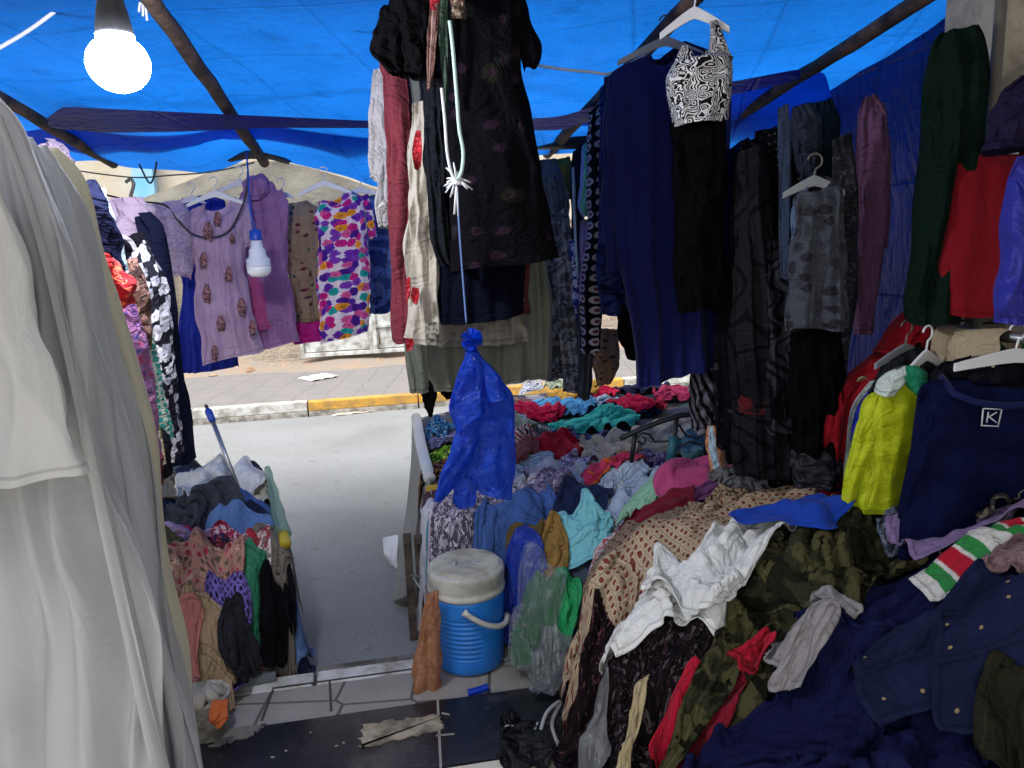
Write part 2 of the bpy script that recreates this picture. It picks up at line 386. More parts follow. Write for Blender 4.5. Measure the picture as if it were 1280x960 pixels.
# ---- shop floor, granite threshold
def granite():
    T = NT('black granite'); v = T.coord('Object'); n = T.noise(v, 3.1, 6, .65, .4); g = T.noise(v, 70, 3, .7)
    dust = T.noise(T.coord('Object', loc=(3, 1, 0)), 2.2, 6, .7)
    col = T.mix(T.step(g.outputs[0], .55, .8), srgb('1b1b20'), srgb('33333a'))
    col = T.mix(T.math('MULTIPLY', T.step(dust.outputs[0], .5, .75), .4), col, srgb('77726b'))
    T.lk(col, T.p.inputs['Base Color']); T.lk(T.math('ADD', T.math('MULTIPLY', n.outputs[0], .3), .12), T.p.inputs['Roughness']); return T.m
def tiles():
    T = NT('cream floor tile'); v = T.coord('Object', rot=(0, 0, -ST)); b = T.new('TexBrick'); T.lk(v, b.inputs[0])
    b.offset = 0; b.inputs['Scale'].default_value = 1; b.inputs['Brick Width'].default_value = .4; b.inputs['Row Height'].default_value = .4
    b.inputs['Mortar Size'].default_value = .004; b.inputs['Color1'].default_value = srgb('cfc8b8'); b.inputs['Color2'].default_value = srgb('c6bead'); b.inputs['Mortar'].default_value = srgb('6f675c')
    n = T.noise(v, 4, 6, .65); col = T.mix(T.math('MULTIPLY', T.step(n.outputs[0], .5, .75), .4), b.outputs[0], srgb('8a8376'))
    T.lk(col, T.p.inputs['Base Color']); T.p.inputs['Roughness'].default_value = .35; return T.m
strip('threshold', -.665, -.318, .004, granite(), -3.2, 3.2, th=.2)
P = [street(-3.2, -.67), street(3.2, -.67), Vector((3, -4.5, 0)), Vector((-3, -4.5, 0))]
m = MB(); m.prism([(p.x, p.y) for p in P], -.3, 0.0); tag(m.build('floor', tiles()), kind='structure')
# bare screed where a piece of granite has broken out, and white joint lines
rs = random.Random(8)
def patch(name, corners, jag, z, mat, label=None):
    pts = []
    for i in range(4):
        a, b = corners[i], corners[(i + 1) % 4]
        for k in range(14):
            f = k / 14; p = a.lerp(b, f); pts.append((p.x + rs.uniform(-jag, jag), p.y + rs.uniform(-jag, jag)))
    m = MB(); m.prism(pts, z - .02, z); return m.build(name, mat)
M_scr = solid('bare mortar', 'ab9f8a', .95, var=.7, scale=16, bump=.8, c2='6f6555')
tag(patch('mortar_patch', [at_z(449, 934, .008), at_z(553, 912, .008), at_z(549, 893, .008), at_z(455, 905, .008)], .009, .0085, M_scr), kind='structure')
tag(patch('mortar_bed', [at_z(262, 935, .006), at_z(318, 918, .006), at_z(330, 905, .006), at_z(272, 912, .006)], .012, .0062, solid('dusty mortar', '6f6a63', .9, var=.5, scale=20, bump=.6)), kind='structure')
m = MB()
for a, b, w in (((547, 873), (551, 960), .004), ((552, 891), (562, 893), .003), ((545, 919), (568, 917), .003)):
    A, B = at_z(*a, .0065), at_z(*b, .0065); d = (B - A).normalized(); nrm = Vector((-d.y, d.x, 0)) * w
    m.prism([(p.x, p.y) for p in (A - nrm, B - nrm, B + nrm, A + nrm)], -.01, .0068)
for k in range(5):
    p = at_z(*[(430, 928), (341, 946), (420, 932), (388, 915), (358, 938)][k], .0065); r = rs.uniform(.002, .006)
    m.prism([(p.x + r * math.cos(t) * rs.uniform(.6, 1.5), p.y + r * .6 * math.sin(t)) for t in [i * .9 for i in range(7)]], 0, .0066)
tag(m.build('joint_lines', solid('white grout', '8f8c84', .8)), kind='structure')
# joint between the pavers next to the threshold
m = MB()
for a, b in (((341, 862), (327, 900)), ((412, 851), (414, 888)), ((340, 860), (515, 836))):
    A, B = at_z(*a, 0), at_z(*b, 0); d = (B - A).normalized(); nrm = Vector((-d.y, d.x, 0)) * .004
    m.prism([(p.x, p.y) for p in (A - nrm, B - nrm, B + nrm, A + nrm)], -.02, .0)
tag(m.build('paver_joints', solid('dark joint', '3f3b36', .95)), kind='structure')

# ------------------------------------------------------------------ far side of the street
def brick(name, c1, c2, mort):
    T = NT(name); c = T.new('TexCoord'); mp = T.new('Mapping'); T.lk(c.outputs['Object'], mp.inputs[0])
    s = T.new('SeparateXYZ'); T.lk(mp.outputs[0], s.inputs[0]); cb = T.new('CombineXYZ'); T.lk(s.outputs[0], cb.inputs[0]); T.lk(s.outputs[2], cb.inputs[1])
    d = T.noise(cb.outputs[0], 5, 3); w = T.mix(.02, cb.outputs[0], d.outputs[1], 'ADD')
    b = T.new('TexBrick'); T.lk(w, b.inputs[0]); b.inputs['Scale'].default_value = 1; b.inputs['Brick Width'].default_value = .24; b.inputs['Row Height'].default_value = .078
    b.inputs['Mortar Size'].default_value = .009; b.inputs['Color1'].default_value = srgb(c1); b.inputs['Color2'].default_value = srgb(c2); b.inputs['Mortar'].default_value = srgb(mort)
    n = T.noise(cb.outputs[0], 2.2, 6, .65); n2 = T.noise(cb.outputs[0], 26, 4, .6)
    col = T.mix(T.math('MULTIPLY', T.step(n.outputs[0], .42, .62), .75), b.outputs[0], srgb('b5a793'))
    col = T.mix(T.math('MULTIPLY', T.step(n2.outputs[0], .5, .7), .35), col, srgb('83705c'))
    T.lk(col, T.p.inputs['Base Color']); T.p.inputs['Roughness'].default_value = .93
    T.bump(T.math('ADD', T.math('MULTIPLY', b.outputs[1], -.8), n2.outputs[0]), .8, .02); return T.m
TW = 7.5
def fwall(name, s0, s1, t, th, z0, z1, mat, parent=None):
    P = [street(s0, t), street(s1, t), street(s1, t + th), street(s0, t + th)]
    c = street((s0 + s1) / 2, t + th / 2, (z0 + z1) / 2); m = MB()
    m.box((0, 0, 0), (s1 - s0, th, z1 - z0)); o = m.build(name, mat, parent)
    o.location = c; o.rotation_euler = (0, 0, ST); return o
root = empty('brick_wall', street(0, TW, 0), 'weathered tan brick wall with flaking plaster across the street', 'wall')
for nm, a in (('brickwork', (-16, 16, 0, .35, -.1, 1.75, brick('old brick', '9a8d7e', '8a7c6e', 'aaa296'))), ('plaster_band', (-16, 16, -.03, .4, 1.752, 4.2, solid('cream plaster', 'bdb7a8', .9, var=.5, scale=2.2, bump=.5, c2='b5a485')))):
    o = fwall(nm, a[0], a[1], a[2], a[3], a[4], a[5], a[6]); o.parent = root; o.rotation_euler = (0, 0, ST)
    o.location = (e1 * ((a[0] + a[1]) / 2) + e2 * (a[2] + a[3] / 2) + Vector((0, 0, (a[4] + a[5]) / 2)))
# blue painted pier
def s_at(px, py, t):
    """street coordinate s and height z of a pixel on the vertical plane t"""
    d = ray(px, py); o = Vector((0, 0, EYE)) - street(0, t); k = -(o.dot(e2)) / d.dot(e2); p = Vector((0, 0, EYE)) + d * k
    return (p - street(0, 0)).dot(e1), p.z
sa, za = s_at(170, 240, 7.4); sb, _ = s_at(196, 240, 7.4)
tag(fwall('wall_pier', sa, sb, 7.3, .16, 0, 4.0, solid('sky blue paint', '6fb0d8', .7, var=.5, scale=4, c2='a9bfc4')), 'pale blue painted pier on the wall across the street', 'pier')
# white metal double door low on the wall
sa, z1 = s_at(372, 398, 7.3); sb, _ = s_at(520, 398, 7.3); _, z0 = s_at(380, 447, 7.3); sm, _ = s_at(466, 420, 7.3)
z0 = max(z0, .12); z1 += .55
root = empty('metal_door', street(0, 7.28, 0), 'rusty white painted metal double door set low in the brick wall', 'door')
M_wm = solid('flaking white metal', 'c8cbc8', .55, var=.7, scale=8, bump=.4, c2='8e8a82')
def dpiece(name, s0, s1, t, th, z0, z1, mat):
    m = MB(); m.box((0, 0, 0), (s1 - s0, th, z1 - z0)); o = m.build(name, mat, root, bevel=.006)
    o.location = e1 * ((s0 + s1) / 2) + e2 * (t + th / 2 - 7.28) + Vector((0, 0, (z0 + z1) / 2)); o.rotation_euler = (0, 0, ST); return o
for a, b in ((sa, sm), (sm, sb)):
    dpiece('leaf', a + .05, b - .05, 7.3, .05, z0 + .06, z1 - .06, M_wm)
    fr = MB(); w = .05
    for x0, x1, y0, y1 in ((a, a + w, z0, z1), (b - w, b, z0, z1), (a + w, b - w, z0, z0 + w), (a + w, b - w, z1 - w, z1), (a + w, b - w, z0 + .33, z0 + .37)):
        fr.box(((x0 + x1) / 2 - (a + b) / 2, -.02, (y0 + y1) / 2 - (z0 + z1) / 2), (x1 - x0, .045, y1 - y0))
    o = fr.build('frame', M_wm, root, bevel=.004); o.location = e1 * ((a + b) / 2) + e2 * .03 + Vector((0, 0, (z0 + z1) / 2)); o.rotation_euler = (0, 0, ST)
h = MB(); h.tube([(0, -.06, -.08), (0, -.09, -.05), (0, -.09, .05), (0, -.06, .08)], .012, 8)
o = h.build('handle', solid('rusted steel', '6b5a4c', .7, .6), root); o.location = e1 * (sm + .08) + e2 * .02 + Vector((0, 0, z0 + .2)); o.rotation_euler = (0, 0, ST)
# rubble along the wall foot
m = MB(); rs = random.Random(21)
for k in range(420):
    s = rs.uniform(-9, 6); t = 7.5 - abs(rs.gauss(0, .16)) - .02; r = rs.uniform(.015, .075); p = street(s, t, .02 + r * .3)
    bm_v = []
    for (x, y, z) in ((1, 0, 0), (-1, 0, 0), (0, 1, 0), (0, -1, 0), (0, 0, 1), (0, 0, -1)):
        q = rs.uniform(.6, 1.25) * r; bm_v.append((p.x + x * q * 1.3, p.y + y * q, p.z + z * q * .8))
    m.add(bm_v, [(0, 2, 4), (2, 1, 4), (1, 3, 4), (3, 0, 4), (2, 0, 5), (1, 2, 5), (3, 1, 5), (0, 3, 5)])
tag(m.build('rubble', solid('rubble', 'a08d76', .95, var=.7, scale=5, c2='8b6b55'), bevel=.006), kind='stuff')
# dirt bank below the wall
m = MB(); n = 90
vs = []; fs = []
for i in range(n + 1):
    s = -14 + 28 * i / n; hh = .13 + .07 * math.sin(i * .9) * math.sin(i * .37)
    vs += [street(s, 7.5, hh), street(s, 7.22 + .1 * math.sin(i * 1.3), .03 + hh * .4), street(s, 6.98 + .1 * math.sin(i * .71), .019)]
for i in range(n): 
    for k in (0, 1): fs.append((3 * i + k, 3 * i + 3 + k, 3 * i + 4 + k, 3 * i + 1 + k))
m.add(vs, [f[::-1] for f in fs], True); tag(m.build('dirt_bank', solid('dry dirt', '857e76', .95, var=.6, scale=6, bump=.9, c2='94806c')), kind='structure')
# litter
def card(name, a, b, w, z, mat, label, cat):
    A, B = at_z(*a, z), at_z(*b, z); d = (B - A); L = d.length; m = MB(); N = 8; vs = []
    nrm = Vector((-d.y, d.x, 0)).normalized() * w / 2
    for i in range(N + 1):
        p = A.lerp(B, i / N) + Vector((0, 0, .006 + .012 * math.sin(i * 1.1) ** 2)); vs += [p - nrm, p + nrm, p + nrm - Vector((0, 0, .006)), p - nrm - Vector((0, 0, .006))]
    fs = []
    for i in range(N):
        for k in range(4): fs.append((4 * i + k, 4 * i + (k + 1) % 4, 4 * i + 4 + (k + 1) % 4, 4 * i + 4 + k))
    fs += [(0, 3, 2, 1), (4 * N, 4 * N + 1, 4 * N + 2, 4 * N + 3)]
    m.add(vs, [f[::-1] for f in fs]); return tag(m.build(name, mat), label, cat)
M_pap = solid('weathered card', 'd6d4cc', .8, var=.3)
card('cardboard_sheet', (381, 475), (415, 469), .3, .03, M_pap, 'flat white sheet of card lying on the far pavement', 'card')
card('wooden_slat', (416, 520), (468, 514), .06, ZR, solid('bleached wood', 'c9c0ae', .8), 'pale thin slat lying in the road by the yellow kerb', 'slat')

# ------------------------------------------------------------------ shop shell and neighbouring walls
M_sw = solid('shop plaster', 'c9cacb', .85, var=.3, scale=1.6, bump=.25, c2='9a9a98')
def box_thing(name, lo, hi, mat, label, cat, bevel=.004):
    c = [(a + b) / 2 for a, b in zip(lo, hi)]; m = MB(); m.box((0, 0, 0), [b - a for a, b in zip(lo, hi)]); o = m.build(name, mat, bevel=bevel); o.location = c
    return tag(o, label, cat)
box_thing('shop_wall', (1.52, -1.2, -.1), (1.72, 2.06, 2.8), M_sw, 'pale plastered shop wall behind the clothes rack', 'wall')
box_thing('shop_wall', (-2.05, -1.2, -.1), (-1.85, 2.16, 2.8), M_sw, 'plastered shop wall behind the white robes', 'wall')
tag(box_thing('ceiling', (-2.05, -.85, 2.805), (1.72, 2.2, 2.95), M_sw, None, None), kind='structure')  # ceiling cut short and rear left open to let in added sky fill
box_thing('lintel', (-2.05, 2.0, 2.47), (1.515, 2.2, 2.8), M_sw, 'plastered lintel over the shop entrance', 'lintel')
# concrete door pier at right, with joints and pits
root = empty('door_pier', (1.5, 2.2, 0), 'cracked grey concrete pier at the right of the shop entrance', 'pier')
M_con = solid('rough concrete', 'a39d90', .9, var=.8, scale=5, bump=.9, c2='6a655b')
m = MB(); 
for x0, x1, y0 in ((1.275, 1.352, 2.10), (1.36, 1.43, 2.115), (1.437, 1.70, 2.10)):
    zs = [-.1, .62, 1.31, 1.79, 2.3, 2.46]
    for a, b in zip(zs, zs[1:]):
        m.box(((x0 + x1) / 2 - 1.5, y0 + .13 - 2.2, (a + b) / 2), (x1 - x0, .26, b - a - .004))
m.build('shaft', M_con, root, bevel=.006)
m = MB(); m.tube([(1.258 - 1.5, 2.07 - 2.2, -.1), (1.258 - 1.5, 2.07 - 2.2, 2.46)], .014, 10); m.build('downpipe', solid('grey pipe', '5d5a55', .6), root)
# unseen wall next door, put in to shade the right tarpaulin
box_thing('neighbour_shade_wall', (2.6, 2.4, -.4), (2.9, 4.2, 3.6), solid('neighbour render', 'a79c88', .9, var=.4, scale=2), 'unseen side wall next door, added to shade the right tarpaulin', 'wall')
# ------------------------------------------------------------------ tarpaulin stall: rafters, roof, flaps
RZ, RS = 2.62, .13
def roof_z(x, y): return RZ - RS * y
def at_roof(px, py, off=0.0):
    d = ray(px, py); t = (RZ + off - EYE) / (d.z + RS * d.y); return Vector((d.x * t, d.y * t, EYE + d.z * t))
M_tarp = tarp_mat('blue tarpaulin', '11509e', '1467c0', .74)
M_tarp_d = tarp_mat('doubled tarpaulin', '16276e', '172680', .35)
M_tarp_shade = tarp_mat('shaded side tarpaulin', '092a7e', '082880', .35)  # darker copy of the roof tarpaulin, shade put into its colour
M_wood = solid('weathered rafter wood', '5b463a', .85, var=.8, scale=9, bump=.8, c2='2e241f')
M_rope = solid('white nylon cord', 'c9ccd0', .6, var=.2)
M_steel = solid('thin steel wire', '6a6762', .5, .7)
rafters = []
for (a, b, lab) in (((190, 0), (326, 196), 'brown wooden rafter over the lilac dresses, beside the lit bulb'), ((0, 122), (130, 198), 'brown wooden rafter low over the white robes'),
                    ((866, 0), (690, 186), 'dark rafter behind the swirl patterned dress'), ((1150, 0), (922, 145), 'dark rafter along the right tarpaulin wall')):
    A, B = at_roof(*a, -.03), at_roof(*b, -.03); d = (B - A) / (B.y - A.y); A = B + d * (2.12 - B.y); B = B + d * .12
    rafters.append((A, B)); m = MB(); N = 14; rs = random.Random(len(lab)); pts = []; rr = []
    for i in range(N + 1):
        p = A.lerp(B, i / N); pts.append(p + Vector((rs.uniform(-.003, .003), 0, rs.uniform(-.003, .003)))); rr.append(.026 + rs.uniform(-.0015, .0015))
    m.tube(pts, rr, 10); tag(m.build('rafter', M_wood), lab, 'rafter', 'rafters under the tarpaulin')
def raf_x(k, y): A, B = rafters[k]; f = (y - A.y) / (B.y - A.y); return A.x + (B.x - A.x) * f
# roof sheet
R_, C_ = 60, 110; P = np.zeros((R_, C_, 3)); rs_ = np.random.RandomState(3)
nz = smooth_noise(rs_, (R_, C_), (7, 16), .012) + smooth_noise(rs_, (R_, C_), (20, 34), .004)
for i in range(R_):
    y = 2.1 + (3.95 - 2.1) * i / (R_ - 1); xs = sorted(raf_x(k, y) for k in range(4)); xs = [xs[0] - 1.0] + xs + [xs[-1] + .55]
    for j in range(C_):
        x = -3.1 + 4.75 * j / (C_ - 1); z = roof_z(x, y)
        for a, b in zip(xs, xs[1:]):
            if a <= x < b: f = (x - a) / (b - a); z -= .045 * (b - a) * math.sin(math.pi * f) ** 1.2 * (.5 + .5 * i / R_)
        P[i, j] = (x, y, z + .012 + nz[i, j] * (.3 + i / R_))
o = grid_mesh('roof_tarpaulin', P, M_tarp, sub=1); tag(o, 'bright blue tarpaulin roof stretched over the rafters with daylight through it', 'tarpaulin')
# front flap with a scalloped edge
def lerp_path(path, n):
    path = [Vector(p) for p in path]; seg = [0]
    for a, b in zip(path, path[1:]): seg.append(seg[-1] + (b - a).length)
    out = []
    for i in range(n):
        L = seg[-1] * i / (n - 1); k = 0
        while k < len(seg) - 2 and seg[k + 1] < L: k += 1
        f = (L - seg[k]) / max(seg[k + 1] - seg[k], 1e-9); out.append(path[k].lerp(path[k + 1], f))
    return out
def flap(name, top, bot, n, rows, mat, seed, amp, label, cat='tarpaulin', belly=.03, thick=0.0):
    T_, B_ = lerp_path(top, n), lerp_path(bot, n); P = np.zeros((rows, n, 3)); r = np.random.RandomState(seed)
    q = smooth_noise(r, (rows, n), (3, max(4, n // 5)), amp) + smooth_noise(r, (rows, n), (5, max(6, n // 2)), amp * .35)
    for i in range(rows):
        f = i / (rows - 1)
        for j in range(n):
            p = T_[j].lerp(B_[j], f); w = math.sin(math.pi * min(1, f * 1.2)) * .7 + f * .3
            P[i, j] = (p.x, p.y + q[i, j] * w - belly * math.sin(math.pi * f), p.z + q[i, j] * .3 * w)
    U = np.linspace(0, (T_[-1] - T_[0]).length, n); V = np.linspace(0, (T_[0] - B_[0]).length, rows)
    o = grid_mesh(name, P, mat, uv=(U, V), sub=1, thick=thick); return tag(o, label, cat)
top = [Vector((-3.1, 3.92, roof_z(0, 3.92)))] + [at_roof(x, y) for x, y in ((60, 160), (140, 160), (320, 156), (470, 158), (640, 158), (720, 156), (780, 140), (900, 116), (1030, 88))]
bot = [at_y(*p, 4.3) for p in ((-90, 205), (60, 203), (125, 200), (160, 209), (215, 213), (262, 218), (300, 203), (320, 190), (350, 200), (400, 212), (440, 222), (475, 236), (520, 222), (600, 205), (680, 193), (760, 190), (850, 210), (950, 215), (1060, 205))]
flap('front_tarpaulin', top, bot, 90, 14, M_tarp, 5, .035, 'blue tarpaulin flap with a scalloped edge hanging over the lilac dresses')
# doubled dark band where two sheets overlap
top = [at_roof(*p, -.07) for p in ((58, 148), (78, 133), (200, 139), (330, 145), (460, 151), (600, 152), (700, 146), (760, 128), (900, 105), (1000, 86))]
bot = [at_roof(*p, -.07) for p in ((62, 160), (130, 166), (220, 165), (330, 160), (460, 160), (600, 163), (700, 163), (760, 146), (900, 122), (1000, 100))]
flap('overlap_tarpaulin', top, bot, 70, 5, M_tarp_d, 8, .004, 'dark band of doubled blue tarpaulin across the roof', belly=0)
# dark folded tarpaulin corner tied at the rafter end
top = [at_y(*p, 4.2) for p in ((284, 200), (305, 188), (335, 186), (366, 202))]; bot = [at_y(*p, 4.22) for p in ((288, 203), (306, 199), (336, 199), (362, 206))]
flap('tarpaulin_corner', top, bot, 14, 5, solid('black plastic sheet', '23242c', .5), 3, .006, 'dark folded corner of sheeting tied at the rafter end')
top = [at_y(*p, 4.1) for p in ((668, 184), (700, 176), (740, 150), (760, 138))]; bot = [at_y(*p, 4.12) for p in ((668, 187), (705, 187), (735, 186), (765, 180))]
flap('tarpaulin_corner', top, bot, 14, 5, solid('black plastic sheet', '23242c', .5), 4, .006, 'dark triangular corner of sheeting beside the hanging print dresses')
# right and left side walls of tarpaulin
top = [Vector((1.56, 2.16, 2.40)), Vector((1.49, 2.9, 2.27)), Vector((1.42, 3.6, 2.19)), Vector((1.36, 4.1, 2.13)), Vector((1.33, 4.4, 2.09))]
bot = [Vector((1.62, 2.16, .1)), Vector((1.55, 2.9, .1)), Vector((1.48, 3.6, .1)), Vector((1.44, 4.1, .3)), Vector((1.4, 4.4, .5))]
flap('side_tarpaulin', top, bot, 60, 40, M_tarp_shade, 9, .03, 'shade-darkened blue tarpaulin wall hanging down the right side of the stall', belly=-.0)
top = [Vector((-2.75, 4.2, 2.1)), Vector((-2.6, 3.2, 2.22)), Vector((-2.5, 2.16, 2.3))]; bot = [Vector((-2.75, 4.2, 1.5)), Vector((-2.6, 3.2, 1.2)), Vector((-2.5, 2.16, 1.0))]
flap('side_tarpaulin', top, bot, 50, 30, M_tarp_shade, 10, .03, 'blue tarpaulin down the left side, seen in gaps above the white robes')
# grey-brown groundsheet strung behind the dresses
def sheet_mat():
    T = NT('grey groundsheet'); v = T.coord('Object'); n = T.noise(v, 4, 5, .6)
    col = T.mix(T.step(n.outputs[0], .3, .75), srgb('8d897d'), srgb('6c695f')); T.lk(col, T.p.inputs['Base Color']); T.p.inputs['Roughness'].default_value = .7
    T.bump(T.noise(v, 12, 4, .6, 1.2).outputs[0], .5, .02); tr = T.new('BsdfTranslucent'); T.lk(col, tr.inputs[0]); mx = T.new('MixShader'); mx.inputs[0].default_value = .35
    T.lk(T.p.outputs[0], mx.inputs[1]); T.lk(tr.outputs[0], mx.inputs[2]); T.lk(mx.outputs[0], T.out.inputs[0]); return T.m
top = [at_y(*p, 4.6) for p in ((172, 250), (210, 236), (245, 222), (285, 206), (320, 201), (352, 202), (385, 209), (430, 222), (470, 236), (520, 250))]
bot = [at_y(*p, 4.62) for p in ((178, 256), (215, 290), (250, 330), (300, 345), (330, 350), (360, 350), (400, 350), (440, 345), (480, 345), (520, 340))]
flap('groundsheet', top, bot, 50, 16, sheet_mat(), 12, .03, 'grey brown sheet strung behind the hanging lilac and floral dresses', 'sheet')
# front posts and head pole carrying the rafters
for (k, lab) in ((3, 'thin wooden front post behind the dark dresses at the right'),):
    B = rafters[k][1]; m = MB(); m.tube([(B.x + .03, 4.42 if k != 1 else 4.5, ZR), (B.x, B.y + .03, B.z - .03)], .024, 10); tag(m.build('stall_post', M_wood), lab, 'post', 'stall posts')
# ------------------------------------------------------------------ cords and wires
def cord(name, pts, r, mat, label, cat='cord', n=6, sub=10):
    pts = [Vector(p) for p in pts]; out = []
    if len(pts) > 2:
        for i in range(len(pts) - 1):
            p0, p1, p2, p3 = pts[max(i - 1, 0)], pts[i], pts[i + 1], pts[min(i + 2, len(pts) - 1)]
            for k in range(sub):
                t = k / sub; out.append(.5 * ((2 * p1) + (p2 - p0) * t + (2 * p0 - 5 * p1 + 4 * p2 - p3) * t * t + (3 * p1 - p0 - 3 * p2 + p3) * t ** 3))
        out.append(pts[-1])
    else: out = pts
    m = MB(); m.tube(out, r, n); return tag(m.build(name, mat), label, cat)
cord('cord', [at_y(-20, 70, 2.3), at_y(40, 35, 2.42), at_y(112, -20, 2.5)], .006, M_rope, 'white cord slanting across the upper left under the tarpaulin')
cord('wire', [at_y(x, y, 4.0) for x, y in ((95, 213), (130, 218), (172, 222), (215, 219), (255, 216), (290, 210), (318, 203))], .004, M_steel, 'twisted wire stretched along the top of the lilac dresses', 'wire')
cord('cable', [at_y(x, y, 3.72) for x, y in ((118, 240), (165, 251), (205, 256), (222, 275), (240, 292), (262, 297), (285, 290), (300, 265), (308, 240), (310, 215))], .005, solid('black cable', '2a2a30', .6), 'dark electric cable sagging in front of the beaded lilac dress', 'cable')
cord('cable', [at_y(x, y, 3.95) for x, y in ((174, 205), (186, 228), (192, 222), (196, 202))], .0045, solid('black cable', '2a2a30', .6), 'black cable loop hanging from the flap in front of the blue pier', 'cable')
cord('cord', [at_y(x, y, 2.7) for x, y in ((664, 80), (700, 86), (740, 90), (762, 92), (790, 78), (822, 58))], .005, M_rope, 'pale cord from the black dresses to the big navy dress')
m = MB()
for k in range(6):
    a = at_y(176 + k * 2, -8, 2.45); m.tube([a, a + Vector((.006 * (k - 2), 0, -.05 - .012 * (k % 3)))], .0035, 6)
tag(m.build('cord_ends', M_rope), 'bunch of white cord ends hanging at the top of the rafter', 'cord')
# ------------------------------------------------------------------ bulbs
def bulb(name, pos, r, glass, cap, label, lit, cap_z):
    root = empty(name, pos, label, 'light bulb')
    m = MB(); m.lathe([(max(.001, r * math.cos(q)), r * .92 * math.sin(q)) for q in [math.radians(-90 + 6.2 * i) for i in range(24)]] + [(r * .60, r * .9)], 48); m.build('globe', glass, root)
    m = MB(); m.lathe([(r * .58, r * .86), (r * .60, r * 1.0), (r * .5, r * 1.6), (r * .42, r * 1.95), (r * .4, r * 2.2)], 32); m.build('housing', cap[0], root)
    m = MB(); m.lathe([(r * .47, r * 2.2), (r * .5, r * 2.3), (r * .5, r * 3.0), (r * .3, r * 3.15), (.004, r * 3.2)], 24); m.build('socket', cap[1], root)
    return root
T = NT('lit bulb glass'); T.p.inputs['Base Color'].default_value = (1, 1, 1, 1); T.p.inputs['Emission Color'].default_value = srgb('f3f4ff'); T.p.inputs['Emission Strength'].default_value = BULB
M_grey = solid('grey plastic', '8b8d90', .5); M_dkp = solid('dark plastic', '32343a', .5); M_whp = solid('white plastic', 'd8d9da', .35, var=.1); M_blp = solid('blue plastic cap', '1f47a8', .4, var=.15)
p = at_y(148, 80, 1.75); bulb('lit_bulb', p, .063, T.m, (solid('near black plastic', '1c1d20', .5), M_dkp), 'large lit white bulb hanging beside the brown rafter', True, 0)  # housing coloured near black to offset the glare of the globe
cord('cable', [p + Vector((0, 0, .195)), p + Vector((-.01, .02, .5)), Vector((p.x, 2.05, 2.46))], .004, solid('black cable', '2a2a30', .6), 'cable carrying the large lit bulb', 'cable')
p = at_y(324, 338, 3.45); root = empty('unlit_bulb', p, 'unlit white bulb with blue cap hanging before the lilac dress', 'light bulb')
r = .052; T2 = NT('unlit bulb glass'); T2.p.inputs['Base Color'].default_value = srgb('e6e8ea'); T2.p.inputs['Roughness'].default_value = .15
m = MB(); m.lathe([(.004, -r * .55), (r * .7, -r * .5), (r * .95, -r * .2), (r, r * .1), (r, r * .35)], 32); m.build('globe', T2.m, root)
m = MB(); m.lathe([(r, r * .352), (r * 1.02, r * .5), (r * .98, r * .52), (r * .98, r * .95), (r * .9, r), (r * .72, r * 1.2), (r * .68, r * 1.75), (r * .5, r * 1.9), (r * .46, r * 2.5)], 32); m.build('housing', M_whp, root)
m = MB(); m.lathe([(r * .5, r * 2.5), (r * .52, r * 2.55), (r * .5, r * 3.3), (.006, r * 3.45)], 24); m.build('socket', M_blp, root)
cord('cord', [p + Vector((0, 0, r * 3.4)), at_y(313, 262, 3.45), at_y(310, 215, 3.6), at_y(308, 190, 3.8)], .004, solid('blue twine', '2b4fae', .7), 'blue twine holding the unlit bulb', 'twine')
# ------------------------------------------------------------------ hanging garments
def interp_rows(rows, n):
    """rows of (xl, yl, xr, yr) to n smooth rows"""
    A = np.array(rows, float); k = len(A)
    d = np.r_[0, np.cumsum(np.hypot(np.diff((A[:, 0] + A[:, 2]) / 2), np.diff((A[:, 1] + A[:, 3]) / 2)) + np.abs(np.diff(A[:, 2] - A[:, 0])) * .3)]; d /= d[-1]
    t = np.linspace(0, 1, n); out = np.zeros((n, 4))
    for c in range(4):
        y = A[:, c]; h = np.diff(d); s = np.diff(y) / h; m_ = np.zeros(k)
        m_[0], m_[-1] = s[0], s[-1]
        for i in range(1, k - 1):
            m_[i] = 0 if s[i - 1] * s[i] <= 0 else 2 * s[i - 1] * s[i] / (s[i - 1] + s[i])
        i = np.clip(np.searchsorted(d, t, side='right') - 1, 0, k - 2); f = (t - d[i]) / h[i]
        out[:, c] = (2 * f ** 3 - 3 * f ** 2 + 1) * y[i] + (f ** 3 - 2 * f ** 2 + f) * h[i] * m_[i] + (-2 * f ** 3 + 3 * f ** 2) * y[i + 1] + (f ** 3 - f ** 2) * h[i] * m_[i + 1]
    return out
def fold_fn(rs, width, per_m, n_oct=3):
    ks = [(rs.uniform(.6, 1.4) * per_m * 2 * math.pi * (1.0, .53, 1.9)[o % 3], rs.uniform(0, 6.28), (1, .8, .35)[o % 3]) for o in range(n_oct)]
    dr = [rs.uniform(-1.6, 1.6) for _ in ks]
    def f(x, v):
        s = 0
        for (k, p, a), d in zip(ks, dr): q = np.sin(k * x + p + d * v + .5 * np.sin(5 * v + p)); s = s + a * (1.3 - 2.3 * np.abs(q) ** .8)
        return s / 2
    return f
